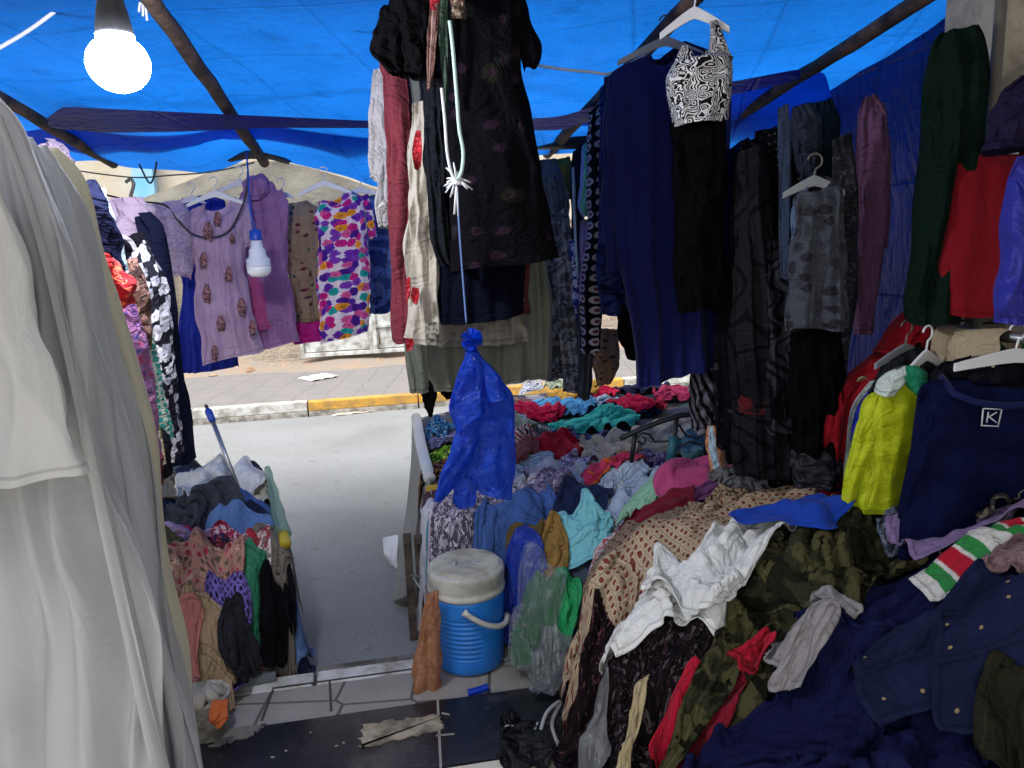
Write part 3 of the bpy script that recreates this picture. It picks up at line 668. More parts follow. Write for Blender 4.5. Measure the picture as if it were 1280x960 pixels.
def cloth_tube(name, rows, Y, mat, parent, seed, depth=.05, fold=.018, per_m=9, n=46, ring=100, neck=None, dy=0.0, hem=.006, top_fold=.25, thick=0.0, close=False, org=Vector((0, 0, 0)), cr=1.0):
    """a hanging tube of cloth: outline rows in picture terms placed at the distance Y, with its own thickness and folds"""
    depth *= .75; fold *= 1.35; sgn = 1 if seed % 3 else -1; rs = random.Random(seed); R = interp_rows(rows, n); P = np.zeros((n, ring, 3))
    t = np.linspace(0, 2 * math.pi, ring, endpoint=False); ct, st = np.cos(t), np.sin(t)
    cx = np.sign(ct) * np.abs(ct) ** .85; sy = np.sign(st) * np.abs(st) ** .7
    mid = n // 2; pm = at_y((R[mid, 0] + R[mid, 2]) / 2, (R[mid, 1] + R[mid, 3]) / 2, Y)
    ff, fb = fold_fn(rs, 1, per_m), fold_fn(rs, 1, per_m); nr = np.random.RandomState(seed)
    crease = -np.abs(smooth_noise(nr, (n, ring), (11, 16), .011)) + np.abs(smooth_noise(nr, (n, ring), (6, 22), .008)); crease = cr * crease * min(1, fold / .02 + .25) * min(1, np.abs(R[:, 2] - R[:, 0]).max() * Y / 967 / .12); big = smooth_noise(nr, (n, ring), (4, 6), .007); hz = smooth_noise(nr, (n, ring), (2, 9), hem)
    Wm = float(np.abs(R[:, 2] - R[:, 0]).mean()) * Y / 967 / 2; lens = [0.0]; prev = None; W = 0
    for i in range(n):
        L, Rr = at_y(R[i, 0], R[i, 1], Y), at_y(R[i, 2], R[i, 3], Y); c = (L + Rr) / 2; hx = (Rr - L) / 2; v = i / (n - 1); w = hx.length; W = max(W, w)
        if prev is not None: lens.append(lens[-1] + (c - prev).length)
        prev = c; u = cx * (.35 * w + .65 * Wm)
        taper = min(1.0, .35 + v * 3.2); D = depth * taper * min(1, .35 + w / .12)
        A = fold * (top_fold + (1 - top_fold) * v ** .8) * min(1, w / .1 + .2)
        off = sgn * np.where(st < 0, ff(u, v), fb(u, v)) * A * np.abs(st) ** .4 + crease[i] + big[i] * (.4 + v)
        y = c.y + dy + sy * D + off; endw = 1 + .25 * A / max(w, .03) * np.sin(3.1 * v * 5 + seed)
        x = c.x + hx.x * cx * endw + crease[i] * .6; z = c.z + hx.z * cx + hz[i] * (1 if i == n - 1 else .25) + big[i] * .2
        if neck and v < .12:
            nw, nd = neck; g = np.clip(1 - (u / nw) ** 2, 0, 1); z = z - nd * g * (1 - v / .12) * np.where(st < 0, 1.0, .35)
        P[i, :, 0] = x - org.x; P[i, :, 1] = y - org.y; P[i, :, 2] = z - org.z
    U = np.linspace(0, 4 * W, ring + 1); V = np.array(lens)
    return grid_mesh(name, P, mat, parent, uv=(U, V), wrap=True, sub=1, thick=thick, caps=close, hem=([1.0] * ring, list(V[-1] - V + .002)))
GID = [0]
def garment(name, label, cat, Y, rows, mat, sleeves=(), collar=None, group=None, trims=(), **k):
    """a garment hanging at distance Y; sleeves: (rows, material); trims: child tubes (part name, rows, material, options)"""
    GID[0] += 1; sd = GID[0] * 17 + 3
    r0 = rows[0]; org = at_y((r0[0] + r0[2]) / 2, (r0[1] + r0[3]) / 2, Y)
    if not sleeves and not trims and not collar:
        o = cloth_tube(name, rows, Y, mat, None, sd, org=org, **k); o.location = org; return tag(o, label, cat, group)
    root = empty(name, org, label, cat, group)
    cloth_tube('body', rows, Y, mat, root, sd, org=org, **k)
    for q, s in enumerate(sleeves):
        kk = dict(depth=.035, fold=.012, per_m=11, n=22, ring=36, dy=-.01, org=org)
        if len(s) > 2: kk.update(s[2])
        cloth_tube('sleeve', s[0], Y, s[1] or mat, root, sd + 31 * (q + 1), **kk)
    for q, (nm, rw, m_, kk) in enumerate(trims):
        k2 = dict(depth=k.get('depth', .05) + .006, fold=.008, n=14, ring=40, org=org, dy=-.004); k2.update(kk); cloth_tube(nm, rw, Y, m_, root, sd + 7 * (q + 1), **k2)
    if collar:
        pts, rad, m_ = collar; mm = MB(); P_ = []
        for (x, y, d) in pts: P_.append(at_y(x, y, Y + d) - org)
        mm.tube(P_, rad, 10); mm.build('collar', m_, root)
    return root
M_hang = solid('white hanger plastic', 'd5d7da', .35, var=.1); M_hang_g = solid('grey hanger plastic', '7f8489', .4); M_hang_k = solid('black hanger plastic', '1e1f24', .4)
def hanger(px, py, Y, half, drop, mat, label, yaw=0.0, hook=.055, width=.012, group='clothes hangers'):
    """plastic hanger: hook, neck, two sloping shoulders"""
    c = at_y(px, py, Y); m = MB(); pts = []
    for i in range(17):
        f = i / 8 - 1; pts.append((half * f, 0, -drop * abs(f) ** 1.15 - .008 * (1 - abs(f))))
    vs = []; fs = []
    for i, p in enumerate(pts):
        w = width * (1.25 - .55 * abs(i / 8 - 1)); t = .0045
        vs += [(p[0], -t, p[2] - w), (p[0], t, p[2] - w), (p[0], t, p[2] + w), (p[0], -t, p[2] + w)]
    for i in range(16):
        for k in range(4): fs.append((4 * i + k, 4 * i + 4 + k, 4 * i + 4 + (k + 1) % 4, 4 * i + (k + 1) % 4))
    fs += [(0, 1, 2, 3), (67, 66, 65, 64)]; m.add(vs, fs)
    o = empty('clothes_hanger', c, label, 'hanger', group); o.rotation_euler = (0, 0, yaw)
    m.build('shoulder_bar', mat, o, bevel=.002)
    h = MB(); q = [(0, 0, .0)] + [(0, 0, .01)]
    for i in range(13): a = math.radians(-80 + 250 * i / 12); q.append((.02 * math.cos(a) , 0, .022 + hook * .55 + .02 * math.sin(a)))
    h.tube(q, .0028, 8); h.build('hook', mat if mat is M_hang else M_steel, o); return o
# ------------------------------------------------------------------ garments on the rails
GW, GL, GD, GR, GB = 'white robes on the left rail', 'clothes on the left rail', 'dresses along the street side', 'clothes on the right rail', 'garments in the middle bunch'
F = fabric
white1 = F('white robe cotton', 'c2c5ca', 'b5b8be', wrinkle=.08, thin=.25); white2 = F('cream coat cloth', 'c4c1ae', 'b6b3a0', wrinkle=.12, thin=.15)
white3 = F('cool white robe', 'c0c4cc', 'b2b7c0', wrinkle=.12, thin=.25)
garment('white_robe', 'cream coat with sloping shoulder, farthest of the white robes', 'robe', 1.3,
        [(-120, 205, 70, 186), (-140, 240, 104, 222), (-150, 320, 132, 318), (-160, 440, 166, 440), (-170, 600, 200, 600), (-180, 800, 232, 800), (-190, 960, 250, 962)], white2, depth=.05, fold=.026, per_m=7, group=GW, cr=.3)
garment('white_robe', 'cool white robe with a soft rounded shoulder, between the cream coat and the nearest robes', 'robe', 1.13,
        [(-200, 190, 42, 172), (-220, 240, 78, 235), (-260, 330, 112, 330), (-300, 480, 150, 480), (-330, 700, 196, 700), (-350, 980, 252, 985)], white3, depth=.06, fold=.034, per_m=7, group=GW, cr=.3)
garment('white_robe', 'tall white robe reaching highest at the left edge, with deep lengthwise folds', 'robe', .97,
        [(-260, 120, -8, 108), (-300, 160, 26, 150), (-340, 240, 58, 235), (-380, 400, 100, 395), (-420, 600, 142, 600), (-440, 800, 190, 800), (-460, 1100, 250, 1105)], white1, depth=.06, fold=.05, per_m=8, group=GW, cr=.3,
        trims=[('placket', [(20, 150, 26, 150), (52, 240, 59, 238), (92, 395, 100, 393), (133, 600, 143, 598), (180, 800, 191, 798), (238, 1080, 251, 1080)], F('robe placket', 'a9acb0', '9ea1a6', wrinkle=.05), dict(dy=-.035, depth=.012, fold=.002))])
garment('white_robe', 'ash white robe whose sharp folds slant down to the floor, second from the bucket', 'robe', 1.05,
        [(-240, 150, 8, 140), (-280, 230, 56, 225), (-320, 380, 104, 380), (-360, 560, 150, 560), (-380, 760, 196, 760), (-400, 1040, 262, 1045)], F('ash white robe', 'b0b4ba', 'a4a8ae', wrinkle=.1, thin=.2), depth=.05, fold=.034, per_m=8, group=GW, cr=.3)
garment('white_robe', 'pale grey robe edge between the cream coat and the ash white robe', 'robe', 1.22,
        [(-140, 200, 56, 182), (-160, 260, 96, 250), (-180, 360, 128, 360), (-200, 500, 168, 500), (-210, 700, 208, 700), (-220, 980, 254, 985)], F('pale grey robe', 'b2b5ba', 'a6a9ae', wrinkle=.1, thin=.2), depth=.05, fold=.03, per_m=8, group=GW, cr=.3)
garment('white_coat', 'short off-white coat with a straight hem over the nearest robes', 'coat', .84,
        [(-420, 250, -6, 215), (-430, 320, 22, 312), (-450, 420, 52, 410), (-470, 560, 88, 520), (-480, 670, 104, 592)], F('off white coat', 'bcbec0', 'b0b2b4', wrinkle=.08, thin=.1), depth=.045, fold=.02, per_m=5, group=GW, hem=.003, cr=.2)
# narrow overlapping garments on the left rail
navy = F('navy cloth', '14172e', '0d1020'); lilac = F('dusty lilac', 'a594a8', '8c7b92')
garment('cardigan', 'slim navy sleeve edge beside the cream coat', 'cardigan', 1.75, [(88, 232, 116, 224), (95, 262, 134, 258), (115, 330, 150, 330), (128, 378, 160, 376)], navy, depth=.1, group=GL)
garment('blouse', 'pale blue-grey blouse edge behind the navy sleeve', 'blouse', 1.85, [(110, 240, 130, 236), (125, 300, 146, 298), (140, 350, 158, 348), (148, 398, 166, 396)], F('blue grey', '8fa3ad'), depth=.1, group=GL)
garment('tunic', 'red and white printed tunic peeping out beside the cream coat', 'tunic', 1.62, [(105, 318, 134, 316), (112, 345, 150, 345), (120, 366, 164, 366), (128, 385, 160, 384)], F('red print', 'b3202a', 'd8c9b8', 'e06040', 'print', 30, cover=.62), depth=.08, group=GL)
garment('blouse', 'greyish lilac blouse with dark printed chest on the left rail', 'blouse', 2.5, [(125, 250, 178, 246), (128, 268, 190, 264), (136, 300, 192, 296), (148, 345, 186, 344), (155, 380, 186, 380)], lilac, depth=.06, group=GL,
        trims=[('chest_print', [(150, 288, 178, 285), (152, 300, 182, 296), (156, 312, 182, 310)], F('dark lettering print', '4a3848', 'a594a8', None, 'stripe', 46), {})])
garment('dress', 'brown patterned dress on the left rail under the lilac blouse', 'dress', 2.0, [(140, 330, 168, 322), (148, 350, 178, 345), (152, 400, 186, 396), (158, 440, 186, 436)], F('brown print', '5f4238', '83635a', '3a2a28', 'print', 22), depth=.09, group=GL)
garment('dress', 'black dress with white piping curved down its front, on the left rail', 'dress', 2.3, [(150, 300, 176, 290), (158, 320, 190, 315), (166, 380, 204, 378), (176, 440, 214, 438)], F('black wool', '1b1a22', '101016'), depth=.06, group=GL,
        trims=[('piping', [(160, 296, 168, 293), (176, 304, 182, 302), (184, 340, 189, 339), (192, 390, 197, 390), (197, 425, 201, 425)], F('white piping', 'b6b4bf'), dict(dy=-.06, depth=.02, fold=0))])
garment('dress', 'long pink and violet floral dress hanging beside the white robes', 'dress', 1.72, [(140, 385, 168, 382), (150, 440, 182, 436), (160, 510, 192, 508), (166, 580, 200, 578)], F('pink violet floral', '8d5f8e', pattern='floral', scale=48, pal=['b4527e', '6b4a94', 'c68ab0', '5f5aa0'], cover=.4), depth=.1, group=GL)
garment('scarf', 'thin cream and olive striped scarf on the left rail', 'scarf', 1.95, [(168, 420, 176, 418), (172, 470, 184, 468), (182, 530, 196, 528), (194, 585, 206, 582)], F('cream olive stripe', 'b9b294', '6d6a4c', None, 'stripe', 38), depth=.07, group=GL)
garment('dress', 'teal and white spotted dress on the left rail', 'dress', 2.1, [(176, 410, 186, 408), (182, 470, 198, 468), (188, 520, 207, 518), (196, 552, 212, 550)], F('teal spots', 'a9b8ac', '1f7f74', '3a9a8a', 'dots', 55, cover=.4), depth=.08, group=GL)
garment('dress', 'black and white floral dress on the left rail next to the long navy one', 'dress', 2.25, [(158, 330, 184, 300), (168, 380, 203, 350), (176, 430, 214, 425), (188, 500, 219, 498), (202, 575, 226, 572)], F('black white floral', '24242e', pattern='floral', scale=32, pal=['b9bac4', '9a9ba8', 'd2d3da'], cover=.6), depth=.09, group=GL)
garment('abaya', 'long plain navy abaya hanging last on the left rail, its hem above the heap', 'abaya', 2.45, [(172, 272, 186, 264), (176, 300, 204, 286), (186, 380, 217, 378), (198, 470, 227, 468), (208, 545, 236, 543), (213, 580, 241, 577)], F('ink navy', '161a30', '0f1222'), depth=.09, group=GL, fold=.012)
garment('dress', 'maroon flowered dress hem low on the left rail', 'dress', 1.68, [(164, 560, 186, 556), (168, 580, 198, 578), (174, 612, 202, 608)], F('maroon flower', '5b1f33', pattern='floral', scale=30, pal=['a87a7a', '8a3a50', 'c0a090'], cover=.3), depth=.09, group=GL)
garment('dress', 'black lace-edged dress hem over the navy jeans on the left heap', 'dress', 2.0, [(176, 540, 200, 536), (184, 565, 212, 560), (190, 600, 212, 596)], F('black wool', '1b1a22', '101016'), depth=.06, group=GL)
garment('shawl', 'crumpled lilac shawl hung high between the robes and the rafter', 'shawl', 2.3, [(46, 188, 66, 174), (42, 205, 84, 190), (52, 225, 90, 215)], lilac, depth=.08, group=GL)
# dresses along the street side
garment('dress', 'long plain royal blue dress behind the beaded lilac one', 'dress', 4.1, [(230, 248, 252, 244), (224, 258, 280, 252), (226, 330, 286, 328), (225, 400, 292, 396), (226, 465, 299, 458)], F('royal blue', '22329a', '1a2a86'), depth=.07, neck=(.06, .05), group=GD)
garment('blouse', 'thin lilac patterned blouse at the left end of the dress row', 'blouse', 3.75, [(186, 256, 224, 250), (190, 275, 234, 270), (204, 310, 238, 310), (214, 345, 240, 344)], F('thin lilac print', 'ccbad4', 'b8a4c8', 'dccfe2', 'print', 62, thin=.4), depth=.05, group=GD)
bead = F('beaded motif', '5a4046', 'a5767c', '3a2a30', 'print', 70)
BD = [(268, 292, 9), (279, 276, 7), (262, 326, 7), (293, 344, 7), (266, 368, 8), (283, 405, 8), (309, 384, 8), (276, 440, 7), (322, 410, 7), (297, 300, 5)]
garment('dress', 'lilac dress with dark beaded motifs and a wide flared sleeve', 'dress', 3.8,
        [(244, 262, 296, 246), (244, 275, 306, 256), (246, 330, 306, 322), (250, 390, 314, 380), (258, 455, 328, 438)], F('lilac chiffon', 'd6bcd8', 'c6aac8', thin=.45), depth=.07, fold=.02, neck=(.085, .09), group=GD,
        sleeves=[([(240, 262, 258, 256), (226, 290, 252, 290), (216, 325, 244, 330), (213, 338, 238, 348)], None), ([(296, 250, 310, 246), (304, 280, 316, 276), (306, 310, 318, 306)], None)],
        trims=[('beaded_motif', [(x - r * .3, y - r * 1.6, x + r * .3, y - r * 1.6), (x - r * .75, y - r * .3, x + r * .75, y - r * .3), (x - r * .5, y + r, x + r * .5, y + r)], bead, dict(dy=-.078, depth=.008, fold=.003, n=5, ring=14)) for x, y, r in BD])
garment('abaya', 'mauve hooded abaya with a pink panel, behind the unlit bulb', 'abaya', 3.98, [(304, 240, 340, 226), (296, 262, 352, 246), (304, 330, 360, 326), (314, 390, 368, 386), (322, 436, 375, 426)], F('mauve', 'bc8ec2', 'a67aac', thin=.4), depth=.07, group=GD,
        sleeves=[([(342, 240, 354, 236), (350, 265, 362, 262), (350, 300, 358, 302)], None)],
        trims=[('hood', [(314, 222, 332, 218), (308, 238, 340, 232), (316, 252, 336, 248)], F('mauve', 'bc8ec2'), dict(depth=.06, dy=-.05, fold=.016)), ('pink_panel', [(314, 340, 330, 338), (318, 380, 340, 378), (322, 412, 344, 410)], F('pink chiffon', 'dc70ac', 'cc5c98', thin=.4), dict(dy=-.03))])
garment('dress', 'olive brown flowered dress with a magenta hem, beside the multicoloured one', 'dress', 4.15, [(360, 256, 384, 250), (356, 275, 398, 262), (358, 310, 402, 300), (362, 350, 406, 345), (364, 402, 410, 400)], F('olive flowered', '94806a', pattern='floral', scale=20, pal=['5f3040', '37605a', '8a7050', '7a2a4a'], cover=.3), depth=.06, group=GD,
        trims=[('hem_band', [(365, 398, 410, 396), (366, 412, 411, 410), (368, 430, 413, 426)], F('magenta satin', 'c4188c', 'a01274', gloss=.5), dict(fold=.02, depth=.065, dy=0))])
mflo = F('multicolour floral', 'e0d2da', pattern='floral', scale=30, pal=['5a2a9a', 'c21f7a', 'e0902a', '4a1f86', '1f9a94', '7a3aa8', 'd2568f', '6a2aa0'], cover=.72, wrinkle=.25)
garment('dress', 'bright purple orange and teal floral dress on a white hanger', 'dress', 3.9, [(400, 252, 440, 238), (396, 268, 456, 250), (398, 310, 460, 300), (397, 360, 462, 352), (400, 400, 462, 392), (404, 428, 460, 414)], mflo, depth=.06, fold=.012, neck=(.07, .04), group=GD,
        sleeves=[([(450, 246, 460, 243), (458, 272, 468, 270), (462, 298, 471, 296)], None)])
garment('dress', 'dim blue dress at the right end of the dress row', 'dress', 4.3, [(456, 246, 482, 240), (458, 300, 488, 298), (460, 350, 490, 350), (462, 392, 492, 388)], F('dim blue print', '33457e', '5a6ea8', '27366a', 'print', 16), depth=.06, group=GD)
for (x, y, Y, h, d, l) in ((240, 246, 4.08, .085, .035, 'white hanger holding the royal blue dress'), (268, 240, 3.78, .14, .06, 'white hanger holding the beaded lilac dress'), (300, 226, 3.96, .14, .06, 'white hanger at the shoulder of the mauve abaya'),
                           (352, 240, 4.12, .06, .03, 'white hanger holding the olive flowered dress'), (405, 227, 3.88, .13, .06, 'white hanger holding the bright floral dress'), (450, 236, 4.28, .1, .03, 'white hanger holding the dim blue dress')):
    hanger(x, y, Y, h, d, M_hang, l, hook=.05)
o = cord('wire_hook', [at_y(x, y, 2.9) for x, y in ((163, 246), (166, 236), (167, 229), (163, 224), (157, 228))], .006, M_steel, 'bent wire hook above the greyish lilac blouse', 'hook')
# ---- middle bunch
blk = F('black crepe', '0b0b0e', '08080a'); chn = F('charcoal cloth', '1c1e24', '14161b'); ink = F('midnight blue', '0b0e1c', '080a14')
sage = F('sage grey cloth', '6b6f65', '5b5f56', wrinkle=.25); beige = F('beige grey', '8f8a82', '7c7770')
garment('gown', 'long sage grey pleated gown at the back of the middle bunch, lowest hem', 'gown', 2.80, [(500, 60, 640, 60), (508, 200, 660, 200), (512, 330, 684, 300), (511, 425, 688, 400), (510, 488, 692, 470)], sage, depth=.12, fold=.03, per_m=8, group=GB)
garment('skirt', 'beige tiered skirt between the midnight dress and the sage gown', 'skirt', 2.70, [(540, 330, 655, 330), (548, 390, 658, 385), (550, 432, 660, 424)], beige, depth=.1, fold=.024, group=GB)
garment('dress', 'dark red dress edge behind the black floral dress', 'dress', 2.68, [(600, 200, 655, 200), (610, 320, 660, 320), (615, 398, 661, 392)], F('brick red', '5f2a26'), depth=.08, group=GB)
garment('gown', 'off-white gown with loose sleeve at the left of the middle bunch', 'gown', 2.65, [(470, 88, 486, 82), (465, 140, 490, 140), (476, 200, 492, 200), (474, 250, 494, 250), (476, 284, 492, 284)], F('off white gown', 'b4b2b4', 'a3a1a6', thin=.15), depth=.08, group=GB,
        sleeves=[([(466, 95, 480, 90), (462, 150, 482, 150), (461, 200, 480, 202), (464, 224, 479, 228)], None)], trims=[('lace_cuff', [(476, 245, 490, 245), (474, 265, 491, 265), (475, 284, 489, 286)], F('lace', 'c8c6c4', '8d8a88', None, 'print', 60), {})])
garment('abaya', 'long dusty maroon abaya at the left of the middle bunch', 'abaya', 2.55, [(480, 78, 506, 76), (482, 120, 514, 130), (485, 200, 518, 205), (488, 300, 516, 305), (492, 427, 516, 428)], F('dusty maroon', '74303a', '5d242e'), depth=.1, fold=.022, per_m=10, group=GB,
        sleeves=[([(476, 20, 494, 15), (474, 60, 500, 60), (482, 110, 512, 120), (488, 140, 514, 150)], None)])
garment('dress', 'cream dress with red roses in the middle bunch', 'dress', 2.48, [(518, 130, 538, 125), (514, 180, 540, 178), (512, 260, 545, 256), (511, 350, 550, 350), (510, 425, 556, 430)], F('cream', 'b9b3a6', 'a9a294', wrinkle=.3, thin=.1), depth=.08, fold=.02, group=GB,
        trims=[('rose_print', rw, F('red rose', 'a81a26', '701018', 'b8505a', 'print', 70, wrinkle=.2), dict(dy=-.088, depth=.006, fold=.004, n=6, ring=16)) for rw in
               ([(524, 168, 530, 168), (519, 190, 532, 190), (523, 212, 530, 214)], [(513, 345, 517, 345), (511, 358, 518, 358), (513, 372, 516, 372)], [(519, 357, 527, 358), (518, 366, 529, 366), (521, 376, 526, 376)], [(513, 418, 520, 418), (511, 425, 522, 425), (513, 432, 519, 432)])] +
              [('leaf_print', [(536, 400, 550, 400), (534, 412, 553, 412), (538, 424, 552, 424)], F('grey leaf', '4a4a48', '8a8478', None, 'print', 50), dict(dy=-.088, depth=.006, fold=.003, n=5, ring=14))])
garment('dress', 'long midnight blue dress in the middle of the bunch', 'dress', 2.52, [(520, 60, 620, 60), (530, 160, 640, 160), (542, 280, 655, 280), (546, 402, 656, 391)], ink, depth=.1, fold=.014, per_m=6, group=GB)
garment('dress', 'charcoal dress with narrow folds beside the cream rose dress', 'dress', 2.42, [(528, 90, 556, 90), (532, 200, 560, 200), (540, 300, 566, 300), (550, 335, 575, 335)], chn, depth=.07, fold=.02, per_m=14, group=GB)
garment('dress', 'black dress with faint flowers and short sleeves, front of the middle bunch', 'dress', 2.32, [(548, -40, 648, -40), (546, -5, 652, -6), (552, 60, 652, 60), (556, 160, 664, 150), (562, 250, 684, 245), (566, 340, 697, 322)], F('black faint floral', '0c0c10', pattern='floral', scale=11, pal=['0c0c10', '0d0d12', '1b1a16', '0c0c10', '16181a'], cover=.4), depth=.1, fold=.010, per_m=4.5, group=GB, cr=.8,
        sleeves=[([(636, -20, 654, -10), (642, 20, 664, 30), (648, 60, 678, 64), (656, 86, 670, 84)], None, dict(depth=.06))])
garment('top', 'black short-sleeved top at the front left of the middle bunch', 'top', 2.28, [(496, -30, 560, -30), (488, 5, 552, 5), (502, 50, 548, 55), (506, 95, 548, 100)], blk, depth=.08, fold=.016, group=GB,
        sleeves=[([(482, 8, 506, 4), (472, 35, 508, 40), (465, 62, 506, 75), (488, 96, 512, 95)], None, dict(depth=.06))])
garment('scarf', 'brown fringed scarf with a red end hanging at the front of the middle bunch', 'scarf', 2.20, [(537, -20, 549, -20), (537, 8, 549, 8), (534, 50, 546, 50), (533, 85, 543, 84), (534, 100, 541, 100), (533, 110, 539, 112)], F('brown fringe', '8a6a60', '4a3430', '6d4a44', 'stripe', 60, gloss=.5), depth=.02, fold=.006, per_m=40, group=GB,
        trims=[('red_end', [(537, -20, 550, -20), (537, 0, 550, 0), (539, 13, 548, 12)], F('red satin', 'a01826', '8a1420', gloss=.5), dict(depth=.022, dy=-.006))])
garment('sash', 'dull green sash hanging beside the brown fringed scarf', 'sash', 2.20, [(550, -20, 560, -20), (549, 40, 559, 40), (553, 100, 560, 100), (555, 132, 559, 132)], F('dull green satin', '33483c', '263a30', gloss=.5), depth=.012, fold=.006, per_m=30, group=GB)
garment('bodice', 'brown floral fabric end above the black faint floral dress', 'bodice', 2.20, [(562, -20, 578, -20), (563, 0, 580, 0), (566, 24, 583, 22)], F('brown floral scrap', '4a3c34', '8a7a68', '6a3030', 'print', 40), depth=.02, fold=.005, group=GB)
garment('garment_tail', 'pointed black hem dipping below the sage gown', 'garment', 2.75, [(522, 470, 546, 470), (526, 490, 546, 490), (532, 508, 543, 508), (537, 521, 540, 521)], blk, depth=.03, fold=.008, group=GB)
garment('garment_tail', 'shorter black hem showing beside the pointed one', 'garment', 2.78, [(546, 470, 572, 468), (548, 488, 572, 486), (556, 498, 570, 497)], blk, depth=.03, fold=.008, group=GB)
hanger(478, 6, 2.6, .1, .04, M_hang, 'pale hanger tip at the top of the maroon abaya')
# white cord loop with a knot, blue string down to the carrier bags
Yc = 2.12
cord('cord', [at_y(x, y, Yc) for x, y in ((562, 26), (566, 60), (571, 120), (574, 160), (579, 190), (577, 214), (571, 226))], .0055, solid('pale green cord', 'a9c4bd', .6), 'pale cord loop hanging over the black faint floral dress')
cord('cord', [at_y(x, y, Yc) for x, y in ((552, 110), (556, 150), (559, 190), (564, 215), (570, 226))], .0045, M_rope, 'white cord meeting the pale loop at the knot')
m = MB(); rs = random.Random(3); K = at_y(571, 227, Yc)
for k in range(16):
    a = rs.uniform(0, 6.28); b = rs.uniform(-.6, .6); L = rs.uniform(.015, .05); d = Vector((math.cos(a) * 1.3, rs.uniform(-.5, .5), math.sin(a) * .6)).normalized()
    m.tube([K - d * .008, K + d * L * .5 + Vector((0, 0, .006)), K + d * L], [.004, .003, .002], 5)
for k in range(10):
    t = k * .63; m.tube([K + Vector((.012 * math.cos(t), .012 * math.sin(t), -.008)), K + Vector((.012 * math.cos(t + 1.2), .012 * math.sin(t + 1.2), .008))], .004, 6)
for x1, y1 in ((568, 268), (573, 270)): m.tube([K, at_y(x1, y1, Yc)], .003, 5)
tag(m.build('cord_knot', M_rope), 'frayed white knot joining the cords over the black dress', 'knot')
cord('string', [K + Vector((0, 0, -.01)), at_y(575, 300, Yc), at_y(583, 404, Yc)], .0028, solid('blue grey string', '5a75ad', .6), 'thin blue string holding up the blue carrier bags', 'string')
# ---- right rail, edge on
gl = F('grey leaf print', '3a3c40', '6b6d70', '26272b', 'print', 26)
garment('skirt', 'long grey leaf-print skirt hanging left of the right rail', 'skirt', 3.5, [(664, 290, 690, 280), (668, 340, 698, 330), (676, 400, 700, 395), (686, 474, 712, 472)], gl, depth=.07, fold=.022, group=GR)
garment('skirt', 'second grey leaf-print skirt with a paler hem, nearer the navy dress', 'skirt', 3.4, [(684, 270, 708, 260), (692, 330, 718, 320), (698, 400, 728, 396), (706, 488, 738, 490)], F('grey leaf print pale', '4a4c52', '7d7f84', '303238', 'print', 26), depth=.07, fold=.024, group=GR)
garment('shirt', 'heather grey shirt hanging high beside the black dress', 'shirt', 3.6, [(676, 200, 694, 198), (668, 225, 706, 225), (672, 260, 712, 262), (680, 310, 714, 310)], F('heather grey', '55575a', '47494c'), depth=.06, group=GR)
garment('shirt', 'olive yellow shirt behind the heather grey one', 'shirt', 3.8, [(690, 200, 712, 196), (688, 215, 716, 214), (700, 245, 716, 246)], F('olive yellow', '6a6a34', '55552a'), depth=.05, group=GR)
garment('tunic', 'narrow dark teal-black tunic on the right rail with a pale edge', 'tunic', 3.45, [(716, 190, 728, 180), (713, 215, 730, 215), (716, 300, 730, 300), (718, 400, 734, 400)], F('teal black', '141c24', '0f141a'), depth=.16, group=GR, trims=[('pale_edge', [(712, 212, 715, 212), (713, 260, 717, 260), (715, 300, 718, 300), (718, 345, 720, 345)], F('pale edge', '9aa6b2'), dict(depth=.03, fold=.002, dy=-.12))])
garment('blouse', 'mint and lilac striped blouse edge on the right rail', 'blouse', 3.3, [(728, 182, 736, 176), (726, 220, 738, 218), (723, 256, 737, 254), (728, 272, 739, 272)], F('mint lilac stripe', '5aa08c', '7a76b0', '4a6aa0', 'stripe', 12), depth=.14, group=GR)
garment('blouse', 'plain lavender blouse edge below the mint one', 'blouse', 3.35, [(726, 275, 738, 274), (724, 320, 737, 320), (723, 380, 733, 380)], F('lavender', '7d6f96'), depth=.14, group=GR)
garment('dress', 'royal blue and white flowered dress edge, low on the right rail', 'dress', 3.38, [(710, 300, 720, 298), (712, 350, 724, 350), (715, 398, 728, 396)], F('blue white flower', '1f2f8a', 'b0b4cc', '16226a', 'print', 34), depth=.1, group=GR)
garment('dress', 'black dress with grey blossoms hanging edge-on, right rail', 'dress', 3.1, [(738, 140, 756, 120), (734, 175, 758, 168), (735, 260, 760, 255), (728, 350, 752, 350), (726, 440, 750, 436)], F('black grey blossom', '101016', '8a8c98', '5a2a3a', 'dots', 24, cover=.34), depth=.2, fold=.015, group=GR)
garment('skirt', 'dark grey striped skirt hem over the far heap', 'skirt', 3.3, [(722, 380, 742, 380), (722, 430, 742, 430), (722, 496, 738, 496)], F('dark grey stripe', '2c2f36', '44474e', None, 'stripe', 22), depth=.08, group=GR)
garment('dress', 'brown floral dress hem between the dark skirts and the navy dress', 'dress', 3.6, [(744, 410, 772, 412), (744, 440, 774, 440), (742, 462, 772, 462), (748, 482, 762, 480)], F('brown floral', '8a7058', pattern='floral', scale=26, pal=['4a2c22', '6a3a2a', '3f4a3a'], cover=.34), depth=.07, group=GR)
garment('cloth_scrap', 'pale teal cloth edge above the brown floral hem', 'cloth', 3.55, [(742, 380, 752, 380), (742, 395, 752, 395), (743, 412, 751, 412)], F('pale teal', '6fa3a3'), depth=.03, group=GR)
garment('tunic', 'navy tunic with pale paisley outlines beside the big navy dress', 'tunic', 2.95, [(750, 110, 775, 100), (750, 200, 785, 200), (748, 300, 792, 300), (750, 391, 790, 392)], F('navy paisley outline', '121a44', '2a3364', '0d1334', 'paisley', 22, cover=.1), depth=.1, group=GR)
